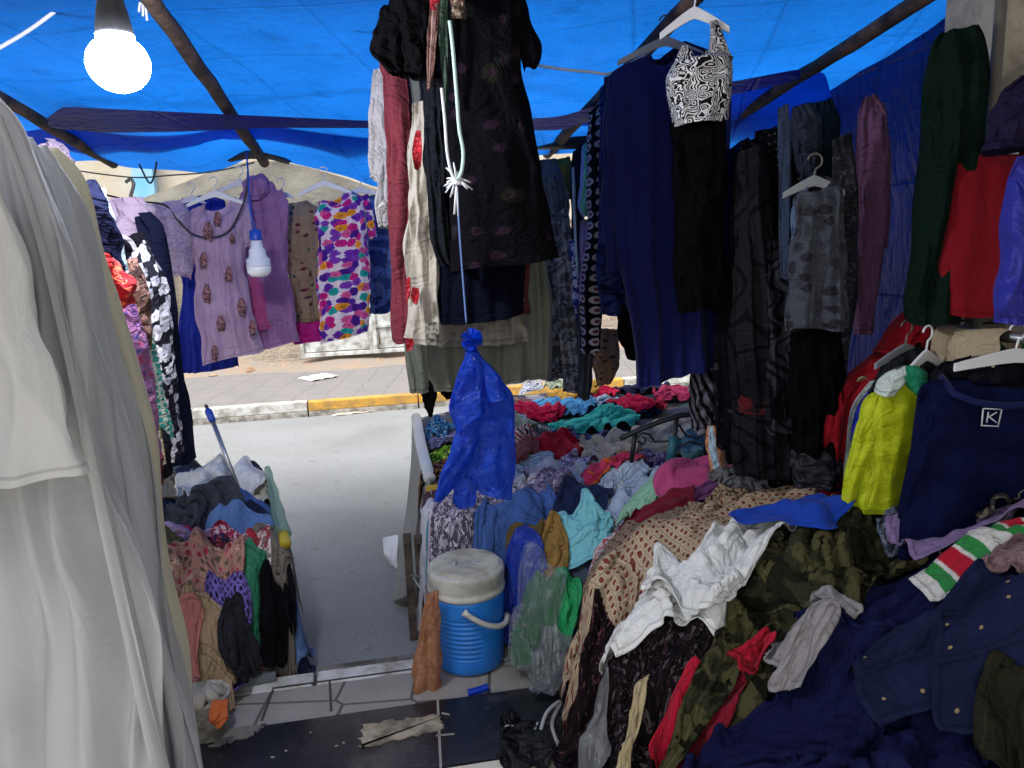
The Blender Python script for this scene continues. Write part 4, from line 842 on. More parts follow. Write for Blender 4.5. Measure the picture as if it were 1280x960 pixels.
garment('trousers', 'black cloth hanging below the navy paisley tunic', 'trousers', 2.9, [(770, 380, 800, 380), (774, 420, 804, 420), (786, 448, 806, 452)], blk, depth=.06, group=GR)
nv = F('deep navy jersey', '0f1650', '0b1140', wrinkle=.3)
garment('dress', 'big navy batwing dress on a pale hanger, right of the middle bunch', 'dress', 2.66, [(800, 74, 858, 52), (762, 92, 900, 72), (758, 160, 912, 120), (762, 240, 912, 230), (776, 330, 904, 330), (790, 420, 898, 400), (797, 480, 894, 456)], nv, depth=.1, fold=.03, per_m=5, neck=(.09, .05), group=GR,
        sleeves=[([(757, 94, 790, 90), (754, 170, 790, 170), (752, 260, 786, 260), (758, 340, 782, 340)], None, dict(depth=.06, dy=.02))])
hanger(832, 48, 2.64, .155, .07, M_hang_g, 'grey hanger holding the big navy dress', hook=.05)
swirl = F('black white swirl', 'd3d4d6', '0d0d10', None, 'paisley', 56, cover=.35, wrinkle=.2)
garment('dress', 'black dress with white swirl patterned bodice, hanging in front of the navy one', 'dress', 2.42, [(838, 156, 908, 146), (842, 200, 908, 196), (843, 280, 905, 280), (844, 360, 905, 358), (846, 388, 902, 386)], F('black jersey', '08080a', '060608'), depth=.08, fold=.010, per_m=5, group=GR,
        trims=[('bodice', [(852, 70, 884, 62), (838, 84, 912, 72), (833, 105, 915, 96), (838, 130, 912, 124), (842, 158, 908, 149)], swirl, dict(depth=.088, dy=0, neck=(.06, .05), n=16)),
               ('strap', [(884, 30, 893, 30), (884, 48, 900, 46), (880, 78, 912, 78)], swirl, dict(depth=.03, dy=-.03, fold=.006)), ('strap', [(852, 58, 860, 57), (846, 70, 866, 70), (838, 92, 868, 90)], swirl, dict(depth=.03, dy=-.01, fold=.006))])
hanger(868, 12, 2.42, .1, .065, M_hang, 'white hanger holding the swirl patterned dress', yaw=-.25, hook=.05, width=.014)
# dark clothes at the right
garment('shirt', 'navy shirt hanging in the dark corner beside the black dress', 'shirt', 2.55, [(906, 190, 936, 172), (903, 220, 950, 205), (906, 280, 945, 278), (908, 332, 944, 330)], F('corner navy', '10143a', '0c1030'), depth=.07, group=GR)
garment('blouse', 'grey dotted blouse in the dark corner', 'blouse', 2.6, [(906, 275, 938, 272), (908, 320, 938, 320), (906, 392, 934, 388)], F('grey dotted', '6a6c78', '2c2d36', '45475a', 'dots', 60, cover=.3), depth=.05, group=GR)
garment('skirt', 'black and grey zebra-striped skirt hem over the bedstead', 'skirt', 2.7, [(866, 440, 900, 440), (863, 490, 902, 490), (864, 536, 906, 534)], F('zebra stripe', '15151a', '5a5c66', None, 'stripe', 14, rot=.3), depth=.07, group=GR)
garment('abaya', 'long black abaya hanging at the back of the dark corner', 'abaya', 2.75, [(884, 300, 960, 280), (886, 400, 985, 390), (900, 500, 1000, 500), (908, 575, 1010, 575), (912, 592, 1012, 592)], F('black abaya', '0a0a0c', '070708'), depth=.1, fold=.014, per_m=5, group=GR)
garment('dress', 'black dress with a dull red band and ring print in the dark corner', 'dress', 2.4, [(920, 190, 958, 178), (916, 300, 965, 290), (912, 420, 975, 420), (918, 520, 985, 520), (925, 590, 990, 590)], F('black ring print', '0e0e12', '1c1b20', '14141a', 'paisley', 10, cover=-.2), depth=.09, group=GR,
        trims=[('red_band', [(918, 490, 962, 488), (919, 502, 964, 500), (920, 512, 964, 511)], F('dull red', '4a0f16'), dict(depth=.096, dy=0))])
garment('dress', 'dark plum printed dress squeezed in behind the slate blue scarf', 'dress', 2.5, [(944, 165, 972, 158), (936, 240, 985, 235), (934, 360, 990, 360), (936, 470, 992, 470)], F('dark plum print', '15101c', '2c2434', '0e0c12', 'print', 24), depth=.07, group=GR)
garment('dress', 'black dress with dim white sprigs beside the navy corner shirt', 'dress', 2.48, [(926, 180, 948, 172), (922, 240, 956, 235), (918, 340, 960, 340), (916, 440, 962, 440)], F('dim sprigs', '0c0c12', '3a3c48', '16161e', 'print', 34, cover=.6), depth=.06, group=GR)
garment('dress', 'charcoal and grey marbled dress in the dark corner, under the slate blue scarf', 'dress', 2.36, [(958, 300, 980, 296), (952, 350, 990, 350), (950, 430, 992, 430), (954, 540, 994, 540)], F('marbled charcoal', '14151b', '2e3038', '0c0d12', 'paisley', 16, cover=.2), depth=.06, group=GR)
garment('dress', 'black dress with grey flower clusters between the corner shirt and the big navy dress', 'dress', 2.5, [(900, 330, 924, 326), (896, 400, 930, 400), (894, 480, 934, 480), (898, 560, 936, 560)], F('grey clusters', '0d0d12', pattern='floral', scale=16, pal=['23242c', '30313a', '101016'], cover=.3), depth=.07, group=GR)
garment('blouse', 'dark teal blouse hanging behind the grey lace-trimmed one', 'blouse', 2.46, [(1014, 130, 1040, 124), (1008, 160, 1048, 150), (1012, 230, 1048, 225), (1014, 262, 1046, 260)], F('dark teal', '122430', '0d1b26'), depth=.06, group=GR)
garment('skirt', 'black skirt with a ragged grey border below the large-flower dress', 'skirt', 2.26, [(992, 405, 1050, 402), (988, 470, 1054, 470), (990, 560, 1050, 560), (996, 604, 1048, 606)], F('black skirt cloth', '09090b', '060608'), depth=.06, fold=.014, group=GR,
        trims=[('border', [(989, 560, 1051, 558), (990, 580, 1051, 578), (994, 606, 1049, 608)], F('grey border', '1c1d22', '34353c', None, 'print', 40), dict(depth=.064, dy=0))])
garment('scarf', 'slate blue scarf hanging straight in the dark corner', 'scarf', 2.3, [(972, 135, 986, 130), (973, 200, 988, 200), (975, 280, 988, 280), (976, 350, 986, 350)], F('slate blue', '2c374e', '243044'), depth=.04, group=GR)
garment('blouse', 'grey lace-trimmed blouse high in the dark corner', 'blouse', 2.38, [(990, 135, 1012, 128), (988, 160, 1024, 150), (994, 190, 1026, 180), (1000, 230, 1020, 230)], F('dark grey blue', '282e3c', '2c3140'), depth=.06, group=GR)
garment('dress', 'black dress with small pale specks behind the black and white floral one', 'dress', 2.45, [(955, 170, 1010, 150), (950, 260, 1030, 250), (945, 380, 1040, 380), (950, 500, 1045, 500), (960, 610, 1050, 618)], F('black specks', '0c0c10', '55585f', '0c0c10', 'dots', 40, cover=.08), depth=.09, group=GR)
garment('dress', 'grey and black large-flower dress on a pale hanger in the dark corner', 'dress', 2.2, [(1006, 226, 1032, 218), (992, 250, 1052, 240), (990, 300, 1054, 296), (986, 350, 1056, 348), (983, 412, 1056, 410)], F('grey black flower', '3c404a', pattern='floral', scale=26, pal=['20222a', '2b2d36', '363944'], cover=.5), depth=.06, neck=(.06, .05), group=GR,
        sleeves=[([(996, 240, 1008, 232), (988, 270, 1004, 268), (988, 300, 1002, 300)], F('light blue sleeve', '4a5f7c'))])
hanger(1018, 222, 2.19, .085, .045, M_hang_g, 'pale hanger holding the grey and black large-flower dress', hook=.04)
garment('shawl', 'grey lace shawl hanging between the large-flower dress and the mauve shirt', 'shawl', 2.28, [(1040, 175, 1064, 165), (1042, 260, 1070, 255), (1038, 350, 1066, 350), (1034, 430, 1056, 430), (1036, 478, 1052, 478)], F('grey lace', '22242a', '1d1e24', '3d4048', 'print', 50), depth=.06, group=GR)
garment('top', 'mauve long-sleeved top hanging against the blue tarpaulin', 'top', 2.36, [(1080, 124, 1094, 118), (1073, 150, 1108, 142), (1072, 200, 1109, 196), (1071, 262, 1108, 260), (1070, 330, 1100, 328), (1068, 418, 1094, 415)], F('mauve jersey', '5c3e5c', '4e344e'), depth=.06, group=GR,
        sleeves=[([(1090, 132, 1104, 130), (1094, 200, 1110, 200), (1096, 260, 1110, 260), (1096, 310, 1108, 310)], None)])
garment('cloth_scrap', 'peach, white and pale blue cloth hanging below the zebra skirt', 'cloth', 2.62, [(884, 532, 900, 532), (882, 555, 905, 552), (886, 575, 908, 574), (892, 592, 908, 592)], F('pale blue peach', 'a9c3d4', 'c48a66', 'b9b6b0', 'stripe', 9), depth=.03, group=GR)
garment('coat', 'long dark green coat beside the concrete pier', 'coat', 2.06, [(1178, 42, 1222, 32), (1168, 54, 1228, 46), (1163, 80, 1230, 70), (1156, 160, 1226, 150), (1146, 280, 1216, 270), (1138, 372, 1192, 380), (1140, 402, 1190, 402)], F('bottle green wool', '10201a', '0b1712'), depth=.09, fold=.02, group=GR)
# ------------------------------------------------------------------ clothes rack and wall garments at the right
GK = 'clothes on the rack'
RA, RB = at_y(1290, 425, 1.80), at_y(1158, 407, 2.2)
root = empty('clothes_rack', (.92, 1.5, 0), 'steel pipe clothes rack behind the navy sweater', 'clothes rack')
m = MB(); m.tube([RA - root.location - (RB - RA) * .3, RB - root.location], .0135, 14); m.build('rail', solid('worn chrome', '8b8f92', .35, .85), root)
for q, P_ in enumerate((RB, RA - (RB - RA) * .25)):
    m = MB(); b = Vector((P_.x + .1, P_.y, .02)); m.tube([P_ - root.location, Vector((P_.x + .04, P_.y, P_.z - .02)) - root.location, b - root.location], .013, 12); m.build('leg', solid('worn chrome', '8b8f92'), root)
red = F('scarlet fleece', '8e0f1e', '74091a', wrinkle=.35)
garment('tracksuit_top', 'scarlet track jacket with dark piping, farthest on the rack', 'jacket', 2.26, [(1128, 405, 1172, 386), (1096, 440, 1180, 440), (1060, 470, 1170, 480), (1036, 500, 1160, 510), (1026, 570, 1160, 580), (1022, 662, 1150, 662)], red, depth=.06, fold=.014, group=GK,
        trims=[('hood', [(1162, 366, 1186, 372), (1130, 386, 1182, 398), (1108, 412, 1160, 420), (1090, 440, 1140, 446)], red, dict(depth=.09, dy=-.03, fold=.012)),
               ('piping', [(1124, 422, 1130, 423), (1100, 452, 1107, 454), (1072, 480, 1080, 482), (1060, 495, 1064, 497)], F('dark piping', '23181c'), dict(depth=.01, dy=-.1, fold=.001)),
               ('logo', [(1116, 391, 1120, 389), (1122, 398, 1130, 398), (1130, 404, 1136, 406)], F('gold grey embroidery', '9a8f70', '5a4a3c', None, 'stripe', 70), dict(depth=.008, dy=-.128, fold=.001, n=5, ring=12)),
               ('logo', [(1058, 467, 1068, 463), (1056, 471, 1070, 468)], F('cream embroidery', 'b0a888', '8a7a5c', None, 'stripe', 70), dict(depth=.008, dy=-.075, fold=.001, n=4, ring=12))],
        sleeves=[([(1060, 470, 1092, 480), (1034, 500, 1066, 510), (1026, 560, 1052, 565), (1024, 652, 1050, 652)], None)])
garment('shirt', 'white-edged royal blue football shirt between the scarlet jacket and the yellow one', 'shirt', 2.14, [(1110, 466, 1160, 446), (1078, 490, 1160, 486), (1064, 530, 1160, 530), (1060, 580, 1150, 580), (1056, 618, 1150, 618)], F('football blue', '16259a', '101c7c'), depth=.05, group=GK,
        sleeves=[([(1084, 476, 1096, 472), (1060, 510, 1072, 508), (1054, 560, 1064, 560), (1050, 592, 1062, 592)], F('white sleeve', 'b7c4c4'))])
garment('jacket', 'dark grey jacket collar behind the yellow shirt', 'jacket', 2.08, [(1120, 446, 1150, 432), (1100, 462, 1170, 455), (1090, 490, 1170, 490), (1092, 560, 1168, 560)], F('dark grey knit', '1e1f24', '2c2d33'), depth=.05, group=GK)
yel = F('lime yellow polyester', 'aab80e', '98a60a', wrinkle=.28, gloss=.6)
garment('shirt', 'lime yellow shirt with a green collar on the rack', 'shirt', 1.98, [(1104, 484, 1152, 464), (1082, 500, 1162, 488), (1074, 530, 1162, 528), (1072, 580, 1160, 580), (1064, 638, 1156, 636)], yel, depth=.055, fold=.009, per_m=5, group=GK, cr=.5,
        sleeves=[([(1084, 496, 1112, 488), (1066, 545, 1098, 550), (1054, 600, 1082, 605), (1046, 640, 1078, 642)], None, dict(depth=.045))],
        trims=[('collar', [(1128, 458, 1146, 456), (1122, 468, 1156, 466), (1132, 484, 1158, 488), (1146, 498, 1158, 502)], F('emerald rib', '1f7f5c', '186a4b'), dict(depth=.075, fold=.004)), ('yoke', [(1118, 462, 1132, 458), (1096, 480, 1130, 474), (1092, 490, 1116, 486)], F('white yoke', 'c3cfc9'), dict(depth=.062, fold=.003))])
knv = F('navy sweater wool', '0e1334', '0b0f2a', wrinkle=.25)
garment('sweater', 'navy sweater with a white square emblem on its chest, front of the rack', 'sweater', 1.82, [(1172, 474, 1340, 470), (1150, 486, 1390, 478), (1146, 530, 1400, 530), (1138, 580, 1400, 580), (1126, 650, 1400, 650), (1120, 700, 1400, 700)], knv, depth=.06, fold=.012, per_m=5, neck=(.12, .07), group=GK,
        sleeves=[([(1160, 480, 1176, 478), (1144, 530, 1164, 530), (1132, 590, 1152, 590), (1122, 650, 1140, 650)], None)],
        trims=[])
# emblem: a square outline with a K
E_ = at_y(1238, 521, 1.82 - .075); root = bpy.data.objects['sweater']; mm = MB(); s_ = .0215
def bar(a, b, w=.0016): mm.tube([E_ - root.location + Vector((a[0] * s_, -.004 + .012 * abs(a[0]) * .2, a[1] * s_)), E_ - root.location + Vector((b[0] * s_, -.004, b[1] * s_))], w, 6)
for a, b in (((-1, -.9), (.85, -1.05)), ((.85, -1.05), (1.05, .8)), ((1.05, .8), (-.9, 1.0)), ((-.9, 1.0), (-1, -.9)), ((-.45, -.6), (-.38, .6)), ((-.4, -.05), (.55, .55)), ((-.25, .05), (.6, -.62))): bar(a, b)
mm.build('emblem', solid('white embroidery', 'c8ccd2', .7), root)
mm = MB(); mm.tube([at_y(x, y, 1.82 + d) - root.location for x, y, d in ((1176, 470, .0), (1192, 492, -.05), (1220, 503, -.075), (1260, 508, -.08), (1300, 503, -.075), (1330, 480, -.02))], .008, 10); mm.build('collar', F('navy rib', '111a4c', '0c1238'), root)
garment('vest', 'black vest behind the navy sweater on the rack', 'vest', 1.9, [(1180, 452, 1230, 440), (1160, 470, 1300, 450), (1158, 520, 1320, 520), (1158, 600, 1320, 600)], F('black wool', '1b1a22'), depth=.05, group=GK)
garment('blouse', 'bottle green blouse hanging inside the rack behind the white hanger', 'blouse', 1.94, [(1236, 425, 1300, 420), (1232, 470, 1320, 470), (1230, 520, 1330, 520)], F('satin green', '14532c', '0d3d20', gloss=.5), depth=.05, group=GK)
hanger(1270, 440, 1.81, .145, .032, M_hang, 'white plastic hanger in the neck of the navy sweater', hook=.05, width=.014)
hanger(1158, 440, 2.0, .08, .05, M_hang, 'white hanger at the collar of the yellow shirt', hook=.05, yaw=.5)
hanger(1132, 432, 2.1, .1, .05, M_hang_g, 'grey hanger at the collar of the dark grey jacket', hook=.05, yaw=.3)
# cream scarf thrown over the rail
P = np.zeros((26, 20, 3)); r_ = np.random.RandomState(77); q = smooth_noise(r_, (26, 20), (5, 6), .010) + smooth_noise(r_, (26, 20), (9, 9), .004)
a0, a1 = at_y(1172, 410, 2.14), at_y(1256, 418, 1.88)
for i in range(26):
    v = i / 25 * 2 - 1
    for j in range(20):
        u = j / 19; c = a0.lerp(a1, u); drop = abs(v) * (.14 if v < 0 else .14) * (1 - .35 * u if v < 0 else 1); rr = .022 + .025 * abs(v)
        P[i, j] = (c.x + (rr if v > 0 else -rr) * min(1, abs(v) * 6) + q[i, j] * 1.2, c.y - .02 + q[i, j] * .6 + .03 * v, c.z + .02 - drop - .02 * max(0, abs(v) * 6 - 1) * 0 + q[i, j] * .4)
o = grid_mesh('scarf', P, F('cream jersey', 'b5a588', '9d8d70', wrinkle=.35), uv=(np.linspace(0, .3, 20), np.linspace(0, .4, 26)), sub=1, thick=.003); tag(o, 'cream jersey scarf slung over the rack rail', 'scarf')
# on the wall beyond
garment('sweatshirt', 'crimson sweatshirt hung against the concrete pier', 'sweatshirt', 2.02, [(1212, 182, 1290, 178), (1192, 194, 1310, 190), (1184, 225, 1310, 222), (1178, 300, 1310, 300), (1171, 376, 1300, 380), (1174, 392, 1300, 396)], F('crimson fleece', '7a0c1c', '660814', wrinkle=.2), depth=.07, fold=.006, per_m=5, cr=.35, neck=(.085, .09),
        collar=([(1242, 178, -.01), (1250, 196, -.06), (1268, 206, -.085), (1290, 205, -.085)], .007, F('crimson rib', '5a0712')))
o = bpy.data.objects['sweatshirt']; mm = MB(); mm.box(at_y(1262, 190, 2.0) - o.location, (.045, .004, .011)); mm.build('neck_label', solid('white label', 'c9c9cc'), o)
m_ = MB(); m_.tube([at_y(x, y, 1.98) for x, y in ((1240, 182), (1238, 174), (1244, 168), (1250, 178))], .005, 8); m_.tube([at_y(1244, 180, 1.98), at_y(1300, 176, 1.98)], .006, 8); tag(m_.build('clothes_hanger', M_hang_k), 'black hanger at the neck of the crimson sweatshirt', 'hanger', 'clothes hangers')
garment('jacket', 'violet blue satin jacket at the right edge above the rack', 'jacket', 1.56, [(1272, 196, 1345, 186), (1264, 230, 1355, 230), (1256, 300, 1355, 300), (1246, 360, 1355, 360), (1238, 400, 1355, 404)], F('violet blue satin', '26288e', '1d1e70', gloss=.45, wrinkle=.3), depth=.06, fold=.018)
garment('shirt', 'dark purple shirt with a white patch, top right corner', 'shirt', 1.62, [(1276, 96, 1330, 90), (1256, 120, 1340, 112), (1240, 160, 1340, 160), (1236, 188, 1340, 186)], F('dark purple', '231d38', '191428'), depth=.06,
        trims=[('white_patch', [(1278, 108, 1300, 104), (1274, 124, 1300, 122), (1270, 142, 1300, 142)], F('white patch', 'a8a8b0'), dict(depth=.066, dy=0, fold=.004))])
# ------------------------------------------------------------------ cloth heaps: garments dropped one after another
HX0, HY0, HRES = -2.3, .45, .0125
HNX, HNY = 330, 370
GX = HX0 + HRES * np.arange(HNX); GY = HY0 + HRES * np.arange(HNY)
XX, YY = np.meshgrid(GX, GY, indexing='ij')
kerb_y = 2.83 + XX * math.tan(ST)
FLOOR = np.where(YY < kerb_y, 0.0, ZR)
def in_poly(poly):
    ins = np.zeros(XX.shape, bool); n = len(poly); j = n - 1
    for i in range(n):
        xi, yi, xj, yj = poly[i][0], poly[i][1], poly[j][0], poly[j][1]
        c = ((yi > YY) != (yj > YY)) & (XX < (xj - xi) * (YY - yi) / (yj - yi + 1e-12) + xi); ins ^= c; j = i
    return ins
def rbf(ctrl, target):
    P = np.array([(at_z(c[0], c[1], zt).x, at_z(c[0], c[1], zt).y, c[2]) for c, zt in zip(ctrl, target)]); n = len(P)
    D = np.hypot(P[:, 0][:, None] - P[:, 0][None], P[:, 1][:, None] - P[:, 1][None])
    A = np.zeros((n + 3, n + 3)); A[:n, :n] = D - np.eye(n) * .02; A[:n, n] = 1; A[:n, n + 1:] = P[:, :2]; A[n, :n] = 1; A[n + 1:, :n] = P[:, :2].T
    w = np.linalg.solve(A, np.r_[P[:, 2], 0, 0, 0]); out = w[n] + w[n + 1] * XX + w[n + 2] * YY
    for i in range(n): out += w[i] * np.hypot(XX - P[i, 0], YY - P[i, 1])
    return out
def blur(A, k):
    for _ in range(k):
        A = (A + np.roll(A, 1, 0) + np.roll(A, -1, 0)) / 3; A = (A + np.roll(A, 1, 1) + np.roll(A, -1, 1)) / 3
    return A
right_ctrl = [(530, 530, .52), (600, 505, .56), (700, 488, .58), (850, 488, .62), (650, 560, .58), (760, 545, .60), (860, 540, .62), (540, 600, .52), (570, 660, .52),
              (640, 620, .56), (700, 640, .58), (660, 700, .46), (620, 690, .47), (800, 600, .64), (900, 610, .74), (1000, 630, .76), (680, 745, .36), (690, 790, .24), (712, 850, .07),
              (740, 720, .47), (760, 680, .63), (800, 665, .70), (850, 720, .70), (900, 760, .68), (960, 670, .78), (1050, 700, .80), (1150, 650, .87), (1250, 650, .95), (1000, 760, .73), (1150, 760, .80),
              (1270, 760, .87), (900, 850, .58), (1000, 860, .67), (1150, 880, .71), (1270, 900, .71), (800, 850, .41), (760, 880, .24), (712, 930, .03), (830, 940, .34), (940, 950, .57), (1100, 955, .66)]
right_poly = [at_z(521, 526, .51), at_z(600, 500, .54), at_z(700, 482, .57), at_z(890, 478, .62), Vector((1.75, 3.6, 0)), Vector((1.75, .5, 0)), Vector((.48, .5, 0)), Vector((.27, 1.3, 0)), Vector((.14, 1.8, 0)), Vector((.11, 2.2, 0)),
              Vector((.13, 2.55, 0)), Vector((.02, 2.74, 0)), Vector((-.06, 2.86, 0)), Vector((-.33, 2.86, 0)), Vector((-.42, 3.1, 0))]
left_ctrl = [(330, 590, .55), (250, 590, .57), (200, 600, .57), (355, 690, .43), (300, 680, .46), (220, 690, .46), (180, 700, .46), (330, 740, .32), (260, 750, .30), (200, 760, .31), (290, 800, .13), (230, 800, .16), (278, 842, .01), (220, 855, .03)]
left_poly = [at_z(335, 588, .56), at_z(180, 575, .56), Vector((-1.83, 2.9, 0)), Vector((-1.8, 2.2, 0)), at_z(215, 872, .0), at_z(282, 852, .0), at_z(338, 815, .02), at_z(366, 720, .36)]
right_corr = [-0.05, -0.018, -0.021, 0.035, 0.037, 0.056, -0.025, -0.01, 0.0, 0.126, 0.16, 0.137, 0.027, 0.034, 0.038, 0.039, 0.06, 0.1, 0.06, 0.079, -0.028, -0.048, 0.073, 0.058, 0.072, 0.048, 0.121, 0.035, 0.16, 0.102, -0.05, 0.154, 0.138, 0.093, 0.16, 0.06, 0.06, 0.06, 0.06, -0.05, 0.016]
left_corr = [0.0, -0.021, 0.001, -0.03, 0.08, 0.08, 0.055, 0.06, 0.06, 0.06, 0.03, 0.03, 0.03, 0.03]
# settled height wanted, and how much the layers dropped on top add to it
right_target = [c[2] for c in right_ctrl]; left_target = [c[2] for c in left_ctrl]
right_ctrl = [(a, b, z - k) for (a, b, z), k in zip(right_ctrl, right_corr)]; left_ctrl = [(a, b, z - k) for (a, b, z), k in zip(left_ctrl, left_corr)]
H = FLOOR.copy(); BASE = {}
for nm, ctrl, poly, target in (('right', right_ctrl, right_poly, right_target), ('left', left_ctrl, left_poly, left_target)):
    ins = in_poly([(p[0], p[1]) for p in poly]); h = rbf(ctrl, target) - .02
    rs_ = np.random.RandomState(len(ctrl)); h = h + smooth_noise(rs_, h.shape, (30, 34), .014)
    BASE[nm] = (ins, h); H = np.where(ins, np.maximum(h, FLOOR), H)
H = blur(H, 2)
def hsamp(x, y):
    fx = np.clip((x - HX0) / HRES, 0, HNX - 1.001); fy = np.clip((y - HY0) / HRES, 0, HNY - 1.001)
    i, j = fx.astype(int), fy.astype(int); a, b = fx - i, fy - j
    return (H[i, j] * (1 - a) + H[i + 1, j] * a) * (1 - b) + (H[i, j + 1] * (1 - a) + H[i + 1, j + 1] * a) * b
def hit(px, py):
    d = ray(px, py); t = np.linspace(.5, 6.5, 3000); z = EYE + d.z * t; hh = hsamp(d.x * t, d.y * t)
    k = np.argmax(z < hh); return Vector((d.x * t[k], d.y * t[k], hh[k]))
# underlayer of the heaps
def underlayer_mat():
    T = NT('mixed cloth underlayer'); v = T.coord('Object'); d = T.noise(v, 5, 3); w = T.mix(.25, v, d.outputs[1], 'ADD')
    c = T.voro(w, 7, dims='3D'); s = T.new('SeparateColor'); T.lk(c.outputs['Color'], s.inputs[0])
    cs = ['2a3048', '6b6f7c', '15161c', '4a2a34', '3c4a58', '8a857c', '1c2446', '3a3a3c', '6a5a4c', '242428']
    T.lk(T.ramp(s.outputs[0], [(i / len(cs), srgb(x)) for i, x in enumerate(cs)], True), T.p.inputs['Base Color']); T.p.inputs['Roughness'].default_value = .9
    n = T.noise(v, 14, 4, .55, 1.3); T.bump(T.math('MULTIPLY', T.math('ABSOLUTE', T.math('SUBTRACT', n.outputs[0], .5)), -2), .8, .03); return T.m
M_under = underlayer_mat()
def heap_base(name, key, label):
    ins, _ = BASE[key]; st = 2; m_v = []; idx = {}; fs = []
    big = blur(ins.astype(float), 1) > .02
    for i in range(0, HNX - st, st):
        for j in range(0, HNY - st, st):
            if big[i, j] and big[i + st, j] and big[i, j + st] and big[i + st, j + st]:
                q = []
                for a, b in ((i, j), (i + st, j), (i + st, j + st), (i, j + st)):
                    if (a, b) not in idx: idx[(a, b)] = len(m_v); m_v.append((GX[a], GY[b], max(H[a, b] - .012, FLOOR[a, b] + .003)))
                    q.append(idx[(a, b)])
                fs.append(q)
    # skirt down so that the heap is a body, not a shell
    from collections import Counter
    ec = Counter(); ed = {}
    for f in fs:
        for a, b in zip(f, f[1:] + f[:1]): k = (min(a, b), max(a, b)); ec[k] += 1; ed[k] = (a, b)
    low = {}
    for k, c in ec.items():
        if c == 1:
            a, b = ed[k]
            for v in (a, b):
                if v not in low: x, y, z = m_v[v]; low[v] = len(m_v); m_v.append((x, y, max(ZR + .004, z - .14)))
            fs.append([b, a, low[a], low[b]])
    me = bpy.data.meshes.new(name); me.from_pydata(m_v, [], fs); me.polygons.foreach_set('use_smooth', [True] * len(fs))
    o = link(name, me, M_under); tag(o, label, 'clothes heap', kind='stuff'); return o
heap_base('clothes_heap', 'right', 'packed underlayer of mixed clothes in the large right heap')
heap_base('clothes_heap', 'left', 'packed underlayer of mixed clothes in the left heap beside the robes')

